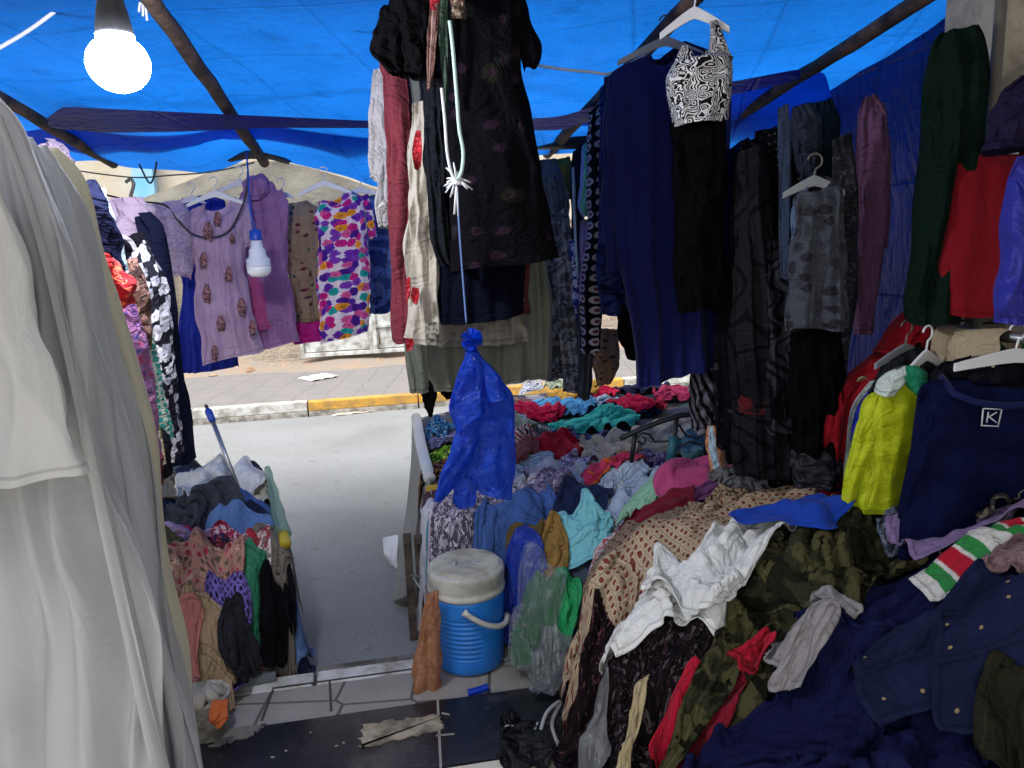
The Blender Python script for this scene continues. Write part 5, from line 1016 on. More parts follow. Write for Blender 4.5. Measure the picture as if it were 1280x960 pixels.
def drape(cx, cy, W, L, rot, comp, seed, shape='rect', res=.0125, steps=46, lift=.05, bend=.09, nmax=96, wave=.06, hold=.045, crump=1.0):
    """drops a crumpled piece of cloth on the heap and lets it settle; returns (n, m, 3)"""
    global H
    r = np.random.RandomState(seed); n = int(np.clip(L / res, 14, nmax)); m = int(np.clip(W / res, 12, nmax))
    u = np.linspace(-.5, .5, m)[None, :] * np.ones((n, 1)); v = np.linspace(-.5, .5, n)[:, None] * np.ones((1, m))
    wv = np.ones((n, 1))
    if shape == 'shirt': wv = 1.0 + .55 * np.exp(-((v[:, :1] - .34) / .09) ** 2) - .12 * (v[:, :1] > .46)
    elif shape == 'taper': wv = .55 + .9 * (.5 - v[:, :1])
    # rounded, uneven outline
    rnd = 1 - .16 * np.clip((np.abs(2 * v) ** 4) * (np.abs(2 * u) ** 4), 0, 1)
    X0 = u * W * wv * rnd + smooth_noise(r, (n, m), (4, 4), .05) * W * (.5 if crump > .6 else .12); Y0 = v * L * rnd + smooth_noise(r, (n, m), (4, 4), .05) * L * (.35 if crump > .6 else .1)
    REST = np.stack([u * W * wv, v * L, np.zeros_like(X0)], 2)
    c_, s_ = math.cos(rot), math.sin(rot)
    ax = X0 * comp[0] + smooth_noise(r, (n, m), (3, 3), .05) * W; ay = Y0 * comp[1] + smooth_noise(r, (n, m), (3, 3), .05) * L
    px = cx + ay * c_ - ax * s_; py = cy + ay * s_ + ax * c_
    P = np.stack([px, py, np.zeros_like(px)], 2)
    cu, cv = max(3, int(W * comp[0] / wave)), max(3, int(L * comp[1] / wave)); el = .45 if comp[0] < comp[1] - .04 else 1.0
    q = smooth_noise(r, (n, m), (max(2, int(cv * el)), cu), 1.0); q2 = smooth_noise(r, (n, m), (max(2, cv // 2), max(2, cu // 2)), 1.0)
    strain = max(0.05, 1.25 - (comp[0] + comp[1]) * .6) * 2.2
    P[:, :, 2] = hsamp(px, py) + .012 + lift * strain * (1.0 - 1.25 * np.minimum(np.abs(q), .8)) + lift * .22 * q2
    P[:, :, 2] = np.maximum(P[:, :, 2], hsamp(px, py) + .006)
    A0 = P[:, :, :2].copy(); Q = P.copy()
    def con(sl_a, sl_b, k):
        return (sl_a, sl_b, np.linalg.norm(REST[sl_a] - REST[sl_b], axis=2), k)
    S = np.s_; cons = []
    for o in (0, 1):
        cons.append(con(S[:, o:m - 1:2], S[:, o + 1:m:2], 1.0)); cons.append(con(S[o:n - 1:2, :], S[o + 1:n:2, :], 1.0))
    sh = [con(S[:-1, :-1], S[1:, 1:], .2), con(S[:-1, 1:], S[1:, :-1], .2)]
    bd = [con(S[:, :-3], S[:, 3:], bend), con(S[:-3, :], S[3:, :], bend)]
    dt2 = 9.8 * (1 / 60) ** 2 * .22
    for it in range(steps):
        V = (P - Q) * .84; Q = P.copy(); P = P + np.clip(V, -.025, .025); P[:, :, 2] -= dt2
        sup = (P[:, :, 2] - hsamp(P[:, :, 0], P[:, :, 1]) < .11)[..., None] * hold
        for k in range(12):
            for a, b, l, kk in cons + (sh if k % 2 == 0 else bd):
                d = P[b] - P[a]; ln = np.sqrt((d * d).sum(2)) + 1e-9; g = (ln - l) / ln
                if kk < 1: g = np.clip(g, -.5, .5) * kk
                corr = d * (g * .5)[..., None]; P[a] += corr; P[b] -= corr
            P[:, :, :2] += (A0 - P[:, :, :2]) * sup
        hz = hsamp(P[:, :, 0], P[:, :, 1]) + .006; low = P[:, :, 2] < hz
        P[:, :, 2] = np.where(low, P[:, :, 2] + np.minimum(hz - P[:, :, 2], .05), P[:, :, 2])
        fr = np.where(low, .6, 0.0)[..., None]; P[:, :, :2] -= (P[:, :, :2] - Q[:, :, :2]) * fr
    for _ in range(1):
        Z = P[:, :, 2]; Zp = np.pad(Z, 1, mode='edge'); P[:, :, 2] = .5 * Z + .125 * (Zp[:-2, 1:-1] + Zp[2:, 1:-1] + Zp[1:-1, :-2] + Zp[1:-1, 2:])
    hz = hsamp(P[:, :, 0], P[:, :, 1]) + .005; P[:, :, 2] = np.maximum(P[:, :, 2], hz)
    dz = P[:, :, 2] - hz; P[:, :, 2] = hz + .055 * np.tanh(dz / .055)
    # finer creases on a denser grid: sharp ridges, soft valleys
    def dense(A):
        k = A.shape[0]; t = np.linspace(0, k - 1, 2 * k - 1); i = np.minimum(t.astype(int), k - 2); f = (t - i)[:, None, None]
        p0, p1, p2, p3 = A[np.maximum(i - 1, 0)], A[i], A[i + 1], A[np.minimum(i + 2, k - 1)]
        return p1 + .5 * f * (p2 - p0 + f * (2 * p0 - 5 * p1 + 4 * p2 - p3 + f * (3 * (p1 - p2) + p3 - p0)))
    P = dense(P); P = dense(P.transpose(1, 0, 2)).transpose(1, 0, 2); n, m = P.shape[:2]
    def cells(l): return (max(3, int(L * comp[1] / l)), max(3, int(W * comp[0] / l)))
    c = crump * (.0105 * (.6 - np.abs(smooth_noise(r, (n, m), cells(.052)))) + .006 * (.5 - np.abs(smooth_noise(r, (n, m), cells(.027)))) + .0022 * smooth_noise(r, (n, m), cells(.014)))
    e = np.minimum(np.minimum(np.arange(n), n - 1 - np.arange(n))[:, None] / (n * .08), np.minimum(np.arange(m), m - 1 - np.arange(m))[None, :] / (m * .08)); c = c * (.35 + .65 * np.clip(e, 0, 1))
    tu = np.gradient(P, axis=0); tv = np.gradient(P, axis=1); nn = np.cross(tv, tu); nn /= np.linalg.norm(nn, axis=2, keepdims=True) + 1e-9; nn *= np.sign(nn[:, :, 2:3] + 1e-6)
    P = P + nn * c[..., None]
    hz = hsamp(P[:, :, 0], P[:, :, 1]) + .004; P[:, :, 2] = np.maximum(P[:, :, 2], hz) + .0008 * r.rand(n, m)
    up = 2; ii = np.linspace(0, n - 1, n * up); jj = np.linspace(0, m - 1, m * up)
    a0 = np.minimum(ii.astype(int), n - 2); b0 = np.minimum(jj.astype(int), m - 2); fa = (ii - a0)[:, None, None]; fb = (jj - b0)[None, :, None]
    D = (P[a0][:, b0] * (1 - fa) + P[a0 + 1][:, b0] * fa) * (1 - fb) + (P[a0][:, b0 + 1] * (1 - fa) + P[a0 + 1][:, b0 + 1] * fa) * fb
    gi = np.clip(np.rint((D[..., 0] - HX0) / HRES).astype(int), 0, HNX - 1); gj = np.clip(np.rint((D[..., 1] - HY0) / HRES).astype(int), 0, HNY - 1)
    # the next layer rests on the folds, sinking a little between them
    top = H.copy(); np.maximum.at(top, (gi.ravel(), gj.ravel()), D[..., 2].ravel() + .004)
    Hb = blur(top, 1); top = np.where(top > Hb + .04, Hb + .04, top); H = H + .95 * (top - H)
    return P
HID = [0]
def piece(px, py, W, L, rot, mat, name, cat, label, comp=(.68, .7), shape='rect', group=None, thick=.0022, off=(0, 0), **k):
    HID[0] += 1; p = hit(px, py); P = drape(p.x + off[0], p.y + off[1], W, L, math.radians(rot), comp, HID[0] * 13 + 5, shape, **k)
    c = P.reshape(-1, 3).mean(0); c[2] = P[:, :, 2].min(); Pl = P - c
    U, V = np.linspace(0, W, P.shape[1]), np.linspace(0, L, P.shape[0]); hu, hv = np.minimum(U, W - U), np.minimum(V, L - V)
    if name == 'shirt': hu = np.minimum(hu, np.abs(U - W * .46))
    if name in ('trousers', 'jeans'): hu = np.minimum(hu, np.abs(U - W * .5) + .008)
    o = grid_mesh(name, Pl, mat, uv=(U, V), sub=0, thick=thick, hem=(hu, hv))
    o.location = c; return tag(o, label, cat, group)
GH, GLh = 'clothes piled on the right heap', 'clothes piled on the left heap'
def R(*a, **k): k.setdefault('wave', .055); return piece(*a, group=GH, **k)
def Lh(*a, **k): k.setdefault('wave', .048); return piece(*a, group=GLh, **k)
# --- far table of the right heap
pale = F('pale stripe', 'c6ccd6', 'a0aabd', None, 'stripe', 34, wrinkle=.6); navw = F('navy white stripe', 'c3c6d0', '262b4c', None, 'stripe', 20, cover=.45)
crim = F('crimson jersey', 'c21644', 'a81038', wrinkle=.5); skyb = F('sky blue cotton', '66aed8', '5598c2', wrinkle=.5); turq = F('turquoise', '46c2b0', '38a898', wrinkle=.5)
must = F('mustard', 'c89a48', 'ae8238', wrinkle=.6); dnavy = F('dark navy cotton', '222846', '181d36', wrinkle=.5); slate = F('slate blue cotton', '62709a', '4e5a80', wrinkle=.5)
lil_p = F('lilac print', 'aca2bf', '6a5a88', 'd0c8d8', 'print', 40, wrinkle=.6); gpale = F('pale grey', 'bcbec6', 'a6a8b0', wrinkle=.7); bpale = F('pale blue', 'b4c4d6', 'a0b0c6', wrinkle=.7)
R(575, 545, .42, .5, 20, F('lavender stripe', 'a4a2c0', '4b4a78', None, 'stripe', 26), 'shirt', 'shirt', 'lavender and navy striped shirt at the left end of the far table')
R(560, 575, .3, .3, 60, F('lime print', '6aa61f', '22341c', 'c8d85a', 'print', 30), 'top', 'top', 'lime and black printed top on the left edge of the far table')
R(556, 590, .3, .34, 10, F('dark brown print', '2a2426', '8a5a2a', '3a4668', 'print', 28), 'dress', 'dress', 'dark brown printed dress under the lime top at the table edge')
R(545, 535, .25, .3, 80, F('bright blue print', '3a86b4', '1d4a7c', 'b0d0d8', 'print', 34), 'shirt', 'shirt', 'bright blue printed shirt at the far left corner of the table')
R(655, 488, .35, .4, 30, navw, 'shirt', 'shirt', 'crumpled navy and white striped shirt farthest back on the table')
R(700, 484, .3, .35, 10, F('sage print', '8d9483', '5f6a58', None, 'print', 20), 'blouse', 'blouse', 'sage blouse crumpled between the striped shirt and the mustard one')
R(800, 486, .4, .45, 15, dnavy, 'sweater', 'sweater', 'dark navy sweater at the far right of the table')
R(745, 492, .3, .35, 40, crim, 'top', 'top', 'small crimson top beside the mustard shirt')
R(840, 494, .3, .3, 0, F('rose pink', 'b83a62', '9c2a50'), 'top', 'top', 'rose pink top on the far right corner of the table')
R(640, 520, .3, .5, 70, pale, 'shirt', 'shirt', 'pale blue striped shirt hanging half behind the blue carrier bags')
R(755, 508, .3, .55, 8, F('ice blue', 'a6bccb', '8fa8bb'), 'shirt', 'shirt', 'ice blue shirt folded flat in the middle of the far table', comp=(.7, .8))
R(780, 516, .3, .5, 12, F('ink blue', '1f2a5c', '141d44'), 'trousers', 'trousers', 'ink blue trousers under the hanging crimson shirt')
R(715, 497, .3, .45, 5, must, 'shirt', 'shirt', 'mustard yellow shirt bunched up at the back of the table')
R(700, 512, .34, .62, -25, skyb, 'shirt', 'shirt', 'sky blue shirt stretched diagonally beside the crimson one', shape='shirt')
R(672, 520, .34, .42, -40, crim, 'shirt', 'shirt', 'crimson shirt next to the sky blue one on the far table')
R(800, 548, .3, .4, 10, F('blue tie dye', '3f86c0', 'b0cfe0', '1f4f96', 'print', 16), 'blouse', 'blouse', 'blue and white tie-dyed blouse right of the turquoise shirt')
R(690, 555, .4, .5, 20, slate, 'trousers', 'trousers', 'slate blue trousers in front of the turquoise shirt')
R(745, 530, .34, .62, 18, turq, 'shirt', 'shirt', 'long turquoise shirt lying across the far table', shape='shirt')
R(720, 552, .3, .42, -10, F('dark blue flower', '2a3058', '6a74a0', '151a38', 'print', 26), 'blouse', 'blouse', 'dark blue flowered blouse below the turquoise shirt')
R(800, 505, .42, .42, 70, crim, 'dress', 'dress', 'bright crimson dress draped over the middle right of the far table', comp=(.75, .75))
R(660, 540, .3, .42, -60, F('olive white stripe', '9fa89a', '4f5a50', None, 'stripe', 24), 'shirt', 'shirt', 'olive and white striped shirt beside the blue carrier bags')
R(655, 560, .3, .4, -55, F('maroon stripe', '7a2a34', 'b0a098', '3a1a20', 'stripe', 16), 'shirt', 'shirt', 'maroon and beige striped shirt under the bright red one')
R(690, 568, .3, .42, 10, F('bright red', 'b0142c', '96102a', wrinkle=.6), 'top', 'top', 'bright red top crumpled in front of the slate blue trousers')
linen = F('beige linen', 'c4baa8', 'aca290', wrinkle=.55)
R(820, 560, .75, .8, 25, linen, 'sheet', 'sheet', 'large beige linen sheet spread under the black iron bedstead', comp=(.78, .75), nmax=44)
R(745, 580, .4, .5, 20, linen, 'curtain', 'curtain', 'bunched beige linen curtain at the left of the bedstead')
R(650, 598, .42, .5, 10, F('pale teal stripe', 'b8c8d0', '7488a0', None, 'stripe', 22), 'shirt', 'shirt', 'pale teal striped shirt in the middle of the heap beside the carrier bags')
R(700, 590, .34, .4, 35, lil_p, 'blouse', 'blouse', 'lilac printed blouse below the bright red top')
R(880, 598, .4, .5, 0, F('blue grey cotton', '6a7890', '566480'), 'shirt', 'shirt', 'blue-grey shirt under the pink folded panel')
R(790, 590, .34, .4, -20, F('plum print', '4a3a6a', '8a84a8', '2a2448', 'print', 30), 'dress', 'dress', 'plum printed dress beside the orange-tipped pink scarf')
R(660, 640, .4, .5, 5, F('white lilac', 'cac8d4', 'b6b4c6', wrinkle=.8), 'blouse', 'blouse', 'white-lilac blouse crumpled above the blue jeans', res=.017)
R(710, 618, .44, .5, -15, gpale, 'blouse', 'blouse', 'pale grey blouse with deep crumples left of the pale blue one', res=.016)
R(762, 612, .44, .52, 30, bpale, 'shirt', 'shirt', 'pale blue-white shirt crumpled in the middle of the heap', res=.016)
R(610, 612, .34, .4, 15, F('ice white', 'c4cad4', 'aab2c0', wrinkle=.7), 'shirt', 'shirt', 'ice white crumpled shirt just right of the carrier bags', res=.0115)
R(735, 640, .34, .36, -10, F('pearl grey', 'b4b8c2', '9ea2ae', wrinkle=.7), 'blouse', 'blouse', 'pearl grey crumpled blouse above the navy twill trousers', res=.0115)
R(800, 632, .3, .34, 25, F('light steel blue', 'a2b2c8', '8c9cb4', wrinkle=.7), 'shirt', 'shirt', 'light steel blue shirt above the maroon cloth', res=.0115)
R(680, 622, .26, .3, 60, F('lilac white print', 'beb8cc', '8a7aa4', 'd8d4de', 'print', 46), 'top', 'top', 'lilac and white printed top between the pale crumpled shirts')
R(890, 560, .3, .4, 10, F('washed teal', '6a9aa4', '5a8690'), 'top', 'top', 'washed teal top behind the bedstead')
R(640, 575, .26, .34, -30, F('maroon rib', '6a2230', '8a5a58', None, 'stripe', 30), 'sweater', 'sweater', 'maroon ribbed sweater edge beside the carrier bags, under the bright red top')
R(610, 520, .3, .36, 30, F('cyan print', '58a8c8', 'b8d4dc', '2a6a9a', 'print', 24), 'blouse', 'blouse', 'cyan printed blouse behind the carrier bags')
R(690, 605, .3, .4, 50, F('mauve pattern', '7f7490', '4a4058', 'b0a8bc', 'print', 44), 'scarf', 'scarf', 'mauve patterned scarf between the two pale crumpled blouses')
R(765, 580, .22, .32, 10, F('hot pink', 'cc3a62', 'e06a2a', None, 'print', 9, cover=.6), 'scarf', 'scarf', 'small hot pink scarf with orange end below the bedstead')
R(850, 590, .2, .7, 22, F('dark crimson', '7c1030', '640c28'), 'scarf', 'scarf', 'long dark crimson scarf snaking below the bedstead', comp=(.6, .85))
R(825, 612, .26, .4, 15, F('mint', '8ab89c', '76a68a'), 'top', 'top', 'mint green top crumpled by the long crimson scarf')
R(895, 618, .32, .42, -35, F('rose', 'b04a78', '9c3c68', wrinkle=.2), 'skirt', 'skirt', 'rose pink skirt lying smooth above the plum scarf', comp=(.93, .92), lift=.02, bend=.4, crump=.45)
R(855, 634, .22, .55, 8, F('mauve plum', '6f3f70', '5c305e'), 'scarf', 'scarf', 'mauve plum scarf folded above the block-printed cloth', comp=(.6, .85))
R(1060, 610, .4, .5, 20, F('greyish blue', '5f6c80', '4f5a70'), 'shirt', 'shirt', 'greyish blue shirt behind the royal blue cloth at the foot of the scarlet jacket')
# --- front of the far table, around the jug
R(560, 640, .36, .4, 40, F('white cotton', 'c3c4c8', 'b0b1b8', wrinkle=.5), 'shirt', 'shirt', 'white cotton shirt at the table corner under the carrier bags')
R(550, 664, .2, .28, 30, F('ochre', '96702c', '7c5a20'), 'cloth', 'cloth', 'ochre cloth tucked at the near corner of the far table')
R(538, 686, .16, .24, 20, F('teal blue', '4c8aa0', '3c7488'), 'cloth', 'cloth', 'teal blue cloth hanging off the near corner of the far table')
R(570, 690, .3, .4, 70, F('white pink', 'c2b4ba', 'b0a0a8'), 'blouse', 'blouse', 'pinkish white blouse hanging behind the water jug', comp=(.7, .8))
lace = F('grey lilac lace', '9a94a4', '4a4356', 'c4c0ca', 'print', 62, cover=.45)
R(596, 655, .42, .5, 75, lace, 'dress', 'dress', 'grey lilac lace-print dress directly behind the water jug', comp=(.82, .8))
jean = F('blue denim', '4262a2', '345288', pattern='denim', wrinkle=.4); djean = F('dark denim', '1c2848', '141d38', pattern='denim', wrinkle=.4)
R(640, 676, .3, .4, 10, djean, 'jeans', 'jeans', 'dark denim jeans under the blue jeans behind the jug')
R(645, 652, .34, .46, 8, jean, 'jeans', 'jeans', 'mid blue denim jeans folded over behind the water jug', comp=(.72, .75))
R(722, 642, .26, .34, 60, F('navy twill', '1a2648', '131c3a', wrinkle=.3), 'trousers', 'trousers', 'navy twill trousers right of the blue jeans', comp=(.75, .75))
R(680, 770, .24, .26, 15, F('blue bag cloth', '1c4a9a', '163e86'), 'cloth', 'cloth', 'blue cloth hanging below the tan trousers beside the jug')
R(712, 692, .25, .36, 10, F('aqua', '7cc0c8', '6aaeb8', wrinkle=.5), 'shirt', 'shirt', 'pale aqua shirt draped beside the maroon cloth', comp=(.7, .74), shape='shirt')
R(672, 742, .34, .36, 10, F('tan twill', '8a6c3a', '765a2e', wrinkle=.35), 'trousers', 'trousers', 'tan twill trousers heaped beside the water jug', comp=(.7, .72))
R(655, 697, .17, .2, 80, F('olive corduroy', '5e4f28', '4e4120', None, 'stripe', 60), 'trousers', 'trousers', 'olive brown corduroy trouser end above the tan trousers', comp=(.92, .9), lift=.02, bend=.4, crump=.45)
R(705, 765, .14, .2, 70, F('emerald film', '1f9a5a', '158048', gloss=.3), 'plastic_bag', 'plastic bag', 'emerald green plastic bag squeezed under the maroon cloth')
# --- near right heap
stud = F('studded denim', '1d2440', '161c34', '8c7c58', 'denim', wrinkle=.3)
camo = F('camouflage', '2c2f20', '45422c', '1c1d16', 'camo', 9, wrinkle=.4)
dn = F('navy fleece', '16193c', '101330', wrinkle=.35)
R(768, 690, .26, .8, 52, F('maroon cloth', '6a1226', '540d1d', wrinkle=.15), 'cloth', 'cloth', 'long maroon cloth running down the left side of the near heap', comp=(.85, .95), lift=.02, bend=.4, crump=.5)
R(757, 735, .16, .42, 70, F('white red print', 'c8c2c4', 'b0142c', None, 'print', 44, cover=.56), 'cloth', 'cloth', 'white cloth with red printing beside the block-printed scarf', comp=(.8, .9), lift=.015)
block = F('block print', 'a8987f', '4a161c', '6a3430', 'block', 44, cover=.3, wrinkle=.45)
R(850, 682, .52, .95, 30, block, 'scarf', 'scarf', 'cream block-printed scarf with rows of maroon motifs, at the top of the near heap', comp=(.72, .85), nmax=96)
R(990, 690, .4, .45, 20, F('navy cotton', '14173a', '0e1130'), 'shirt', 'shirt', 'navy shirt between the white blouse and the camouflage trousers')
R(1000, 660, .2, .25, 0, F('lime olive', '7c8428', '666d1e'), 'cloth', 'cloth', 'lime olive cloth corner beside the royal blue cloth')
bprint = F('black maroon print', '16121a', '4a2c38', '2a2026', 'print', 30, cover=.6, wrinkle=.6)
R(840, 840, .5, .5, 10, F('black speckle print', '131114', '4c4844', '2a2022', 'print', 60, cover=.6, wrinkle=.6), 'dress', 'dress', 'black speckled dress under the white blouse', comp=(.5, .66), hold=0.15)
R(800, 872, .55, .5, 15, bprint, 'dress', 'dress', 'black dress with faint maroon flowers hanging at the front corner of the heap', comp=(.5, .66), hold=0.15)
R(735, 890, .42, .36, 10, bprint, 'dress', 'dress', 'second black maroon-flowered dress, trailing down towards the floor', comp=(.5, .66), hold=0.15)
R(738, 815, .36, .34, 15, block, 'scarf', 'scarf', 'second cream and maroon block-printed scarf, hanging down the front of the heap', comp=(.5, .66), hold=0.15)
white_b = F('white blouse cotton', 'd0d2d0', 'c0c2c2', wrinkle=.45)
R(788, 885, .3, .13, 10, F('blue grey paisley', '8a93aa', '262b40', None, 'paisley', 80, cover=.3), 'scarf', 'scarf', 'blue-grey paisley scarf end hanging in the black dresses', comp=(.5, .66), hold=0.15)
R(1090, 655, .3, .6, 25, F('violet cotton', '5f5078', '4e4064'), 'top', 'top', 'violet top under the camouflage trousers, below the scarlet jacket')
R(1040, 680, .2, .3, 20, F('white navy print', 'b8bac4', '2a2f50', None, 'print', 40), 'cloth', 'cloth', 'white and navy printed cloth beside the camouflage trousers')
flag = F('white red green stripes', 'c4c4c0', '2a7a3c', 'a8142c', 'stripe', 3.4, rot=1.57, cover=.75)
R(1160, 765, .45, .72, 12, dn, 'trousers', 'trousers', 'navy trousers spread below the striped cloth, right of the camouflage pair', comp=(.72, .8), nmax=96)
R(935, 604, .3, .34, 15, F('mid grey', '6c6c70', '5a5a60', wrinkle=.7), 'sweater', 'sweater', 'mid grey sweater crumpled behind the royal blue cloth')
R(1180, 672, .28, .36, 10, F('white with red band', 'c6c6c4', 'a8142c', None, 'stripe', 2.6, rot=1.57, cover=.6), 'shirt', 'shirt', 'white shirt with a red band beside the camouflage trousers')
R(1255, 676, .2, .38, -8, flag, 'flag_cloth', 'cloth', 'white cloth with green and red stripes under the lavender sweater', comp=(.75, .85))
R(955, 780, .42, .62, 30, camo, 'trousers', 'trousers', 'camouflage trousers lower leg reaching down to the black dresses', comp=(.66, .8), nmax=96, shape='taper')
R(1080, 690, .5, .75, 28, camo, 'trousers', 'trousers', 'camouflage trousers crumpled across the crest of the near heap', comp=(.62, .78), nmax=96)
R(1015, 800, .15, .28, 25, F('grey marl', '8a8688', '777377'), 'sweater', 'sweater', 'pale grey marl sweater peeping out under the camouflage trousers')
R(800, 868, .5, .4, 20, F('black grey flecks', '121013', '4a4448', '2c1a22', 'print', 52, cover=.58, wrinkle=.6), 'dress', 'dress', 'black dress with dense grey flecks right below the white blouse', comp=(.5, .66), hold=.15)
R(745, 870, .34, .3, 40, F('black rust flecks', '161113', '5a3a3a', '2c1a22', 'print', 44, cover=.6, wrinkle=.6), 'dress', 'dress', 'black dress with rust flecks beside the hanging block-printed scarf', comp=(.5, .66), hold=.15)
R(818, 745, .36, .42, 5, white_b, 'blouse', 'blouse', 'white blouse spread over the front edge of the near heap', comp=(.74, .72), nmax=96, res=.014, shape='shirt')
R(905, 700, .4, .5, 40, white_b, 'blouse', 'blouse', 'white blouse lying against the block-printed scarf', comp=(.72, .74), nmax=96, res=.014)
R(985, 640, .22, .3, -42, F('royal blue cloth', '123a9c', '0f318a', wrinkle=.12), 'cloth', 'cloth', 'flat royal blue cloth lying smooth on top of the heap', comp=(.96, .96), lift=.015, bend=.5, crump=.3)
R(1160, 930, .5, .6, 60, dn, 'shirt', 'shirt', 'second navy shirt at the bottom, half under the studded denim', comp=(.72, .74), nmax=96)
R(850, 925, .09, .2, 35, F('red roll', 'a3142e'), 'top', 'top', 'red top poking out between the camouflage leg and the paisley scarf', comp=(.7, .8))
R(880, 925, .14, .36, 50, F('deep red cotton', '7c1024', '640c1c'), 'shirt', 'shirt', 'deep red shirt at the bottom beside the big navy shirt')
R(870, 905, .12, .42, 40, camo, 'trousers', 'trousers', 'narrow camouflage trouser leg beside the red cloth at the bottom', comp=(.6, .9))
R(1040, 925, .6, .72, 15, dn, 'shirt', 'shirt', 'big navy shirt filling the bottom right of the heap', comp=(.74, .76), nmax=96, shape='shirt')
R(790, 945, .045, .18, 60, F('cream canvas', 'a89a78', '948664'), 'belt', 'belt', 'cream canvas strap at the bottom edge below the paisley scarf', comp=(.8, .95), lift=.015)
R(1005, 815, .11, .22, 35, F('pale grey jersey', '8a8687', '7a7677'), 'shirt', 'shirt', 'pale grey shirt fold beside the red roll', comp=(.6, .85))
R(944, 832, .10, .15, 20, F('red roll', 'a3142e', '8a0f26', wrinkle=.6), 'top', 'top', 'small rolled red top next to the pale grey fold', comp=(.5, .7), lift=.06)
R(1165, 818, .24, .38, 5, stud, 'jeans', 'jeans', 'dark denim jeans sprinkled with gold studs', comp=(.9, .9), lift=.025, bend=.4, crump=.55, nmax=90)
R(1258, 846, .26, .26, -25, stud, 'jeans', 'jeans', 'dark studded denim with gold stitching at the right edge', comp=(.92, .92), lift=.02, bend=.4, crump=.45, nmax=90)
R(1268, 940, .16, .2, 50, F('dark olive', '24251c', '1a1b14'), 'jacket', 'jacket', 'dark olive jacket in the bottom right corner')
R(1160, 650, .3, .4, 30, F('grey blue knit', '6c7486', '3a4054', None, 'print', 60), 'sweater', 'sweater', 'grey-blue knitted sweater corner below the yellow shirt', comp=(.6, .6))
R(1222, 652, .34, .46, -8, F('lavender wool', '7d6a92', '6a5880', wrinkle=.45), 'sweater', 'sweater', 'lavender sweater crumpled at the right end of the heap', res=.016)
R(1252, 628, .16, .3, 5, F('dark patterned scarf', '2c2622', '6a6258', '161412', 'print', 26, gloss=.6), 'scarf', 'scarf', 'dark brown patterned scarf on top of the lavender sweater', comp=(.6, .7))
R(1272, 700, .13, .16, 20, F('dusty pink', '7c6468', '6c5458'), 'top', 'top', 'dusty pink top at the right edge of the heap')
# --- left heap
L = Lh
L(285, 598, .32, .4, 20, F('white grey print', 'b0b4be', '9aa0ae', wrinkle=.25), 'shirt', 'shirt', 'pale grey shirt at the far end of the left heap')
L(318, 606, .24, .3, 60, F('navy white wash', '8a96a8', '7a869c', wrinkle=.25), 'shirt', 'shirt', 'washed grey-blue shirt on the far right corner of the left heap')
L(330, 600, .26, .4, 70, dnavy, 'trousers', 'trousers', 'dark navy trousers beside the metal mop pole')
L(320, 625, .25, .4, 70, F('cream cotton', 'b8b4a4', 'a49f8c'), 'shirt', 'shirt', 'cream shirt edge at the right side of the left heap')
L(240, 650, .5, .55, 10, djean, 'jeans', 'jeans', 'dark navy jeans next to the patterned dress hems')
L(240, 610, .36, .4, 20, F('khaki cotton', '8a8674', '767260'), 'trousers', 'trousers', 'khaki trousers under the white blouse on the left heap')
L(275, 608, .42, .55, -30, white_b, 'blouse', 'blouse', 'white blouse draped across the top of the left heap', shape='shirt', res=.017)
L(310, 655, .36, .5, -20, jean, 'jeans', 'jeans', 'mid blue jeans below the white blouse on the left heap')
L(330, 680, .36, .5, -30, djean, 'jeans', 'jeans', 'dark jeans folded along the right side of the left heap', comp=(.75, .85))
L(245, 668, .44, .5, 30, F('charcoal jersey', '3a3c46', '2e3038', wrinkle=.5), 'sweater', 'sweater', 'charcoal sweater crumpled in the middle of the left heap', res=.017)
L(315, 705, .4, .5, -5, F('light denim', '5a78a6', '4a648e', pattern='denim', wrinkle=.25), 'jeans', 'jeans', 'light blue jeans lying flat over the right edge of the left heap', comp=(.9, .85), lift=.02, bend=.4, crump=.5)
L(212, 690, .22, .3, 20, F('hot pink jersey', 'b8325e', 'a0264e'), 'top', 'top', 'small hot pink top on the left heap beside the robes')
L(230, 705, .34, .4, 0, F('pale pink satin', 'b092b0', '9c7f9e', gloss=.5), 'blouse', 'blouse', 'pale pink satin blouse below the hot pink top')
L(352, 712, .1, .2, -60, F('black canvas', '16171c', '101116'), 'bag', 'bag', 'black canvas bag strap and body hanging over the right side of the left heap', comp=(.7, .9))
rose = F('rose floral print', '9a7468', pattern='floral', scale=30, pal=['8a2a3c', 'a8364c', '5a4a40', 'b49888', '6a5a48', 'a05a60'], cover=.46)
L(300, 722, .28, .36, -20, F('magenta print', '8a2040', 'b8a0a8', '4a1830', 'print', 30), 'scarf', 'scarf', 'magenta and white printed scarf at the right of the rose floral dress')
L(335, 742, .42, .26, 5, F('taupe cotton', '6a645c', '5a554e'), 'jacket', 'jacket', 'taupe jacket hanging over the front right corner of the left heap', comp=(.52, .66), hold=0.15)
L(240, 760, .45, .46, 0, F('olive jersey', '4c4c38', '3f3f2e'), 'sweater', 'sweater', 'olive sweater below the rose floral dress', comp=(.52, .66), hold=0.15)
L(280, 768, .45, .34, 0, F('maroon navy print', '4c1624', '1d1a3c', '7a3a4a', 'print', 20), 'dress', 'dress', 'maroon and navy dress hanging at the front of the left heap', comp=(.52, .66), hold=0.15)
L(225, 782, .45, .4, 0, F('grey violet', '54506a', '474460'), 'sweater', 'sweater', 'grey violet sweater at the left of the olive one', comp=(.52, .66), hold=0.15)
L(315, 760, .42, .2, 0, F('white red fringe', 'c0b4b4', '8a2434', '6a5a5c', 'print', 22), 'scarf', 'scarf', 'white and red fringed scarf hanging down the front of the left heap', comp=(.52, .66), hold=0.15)
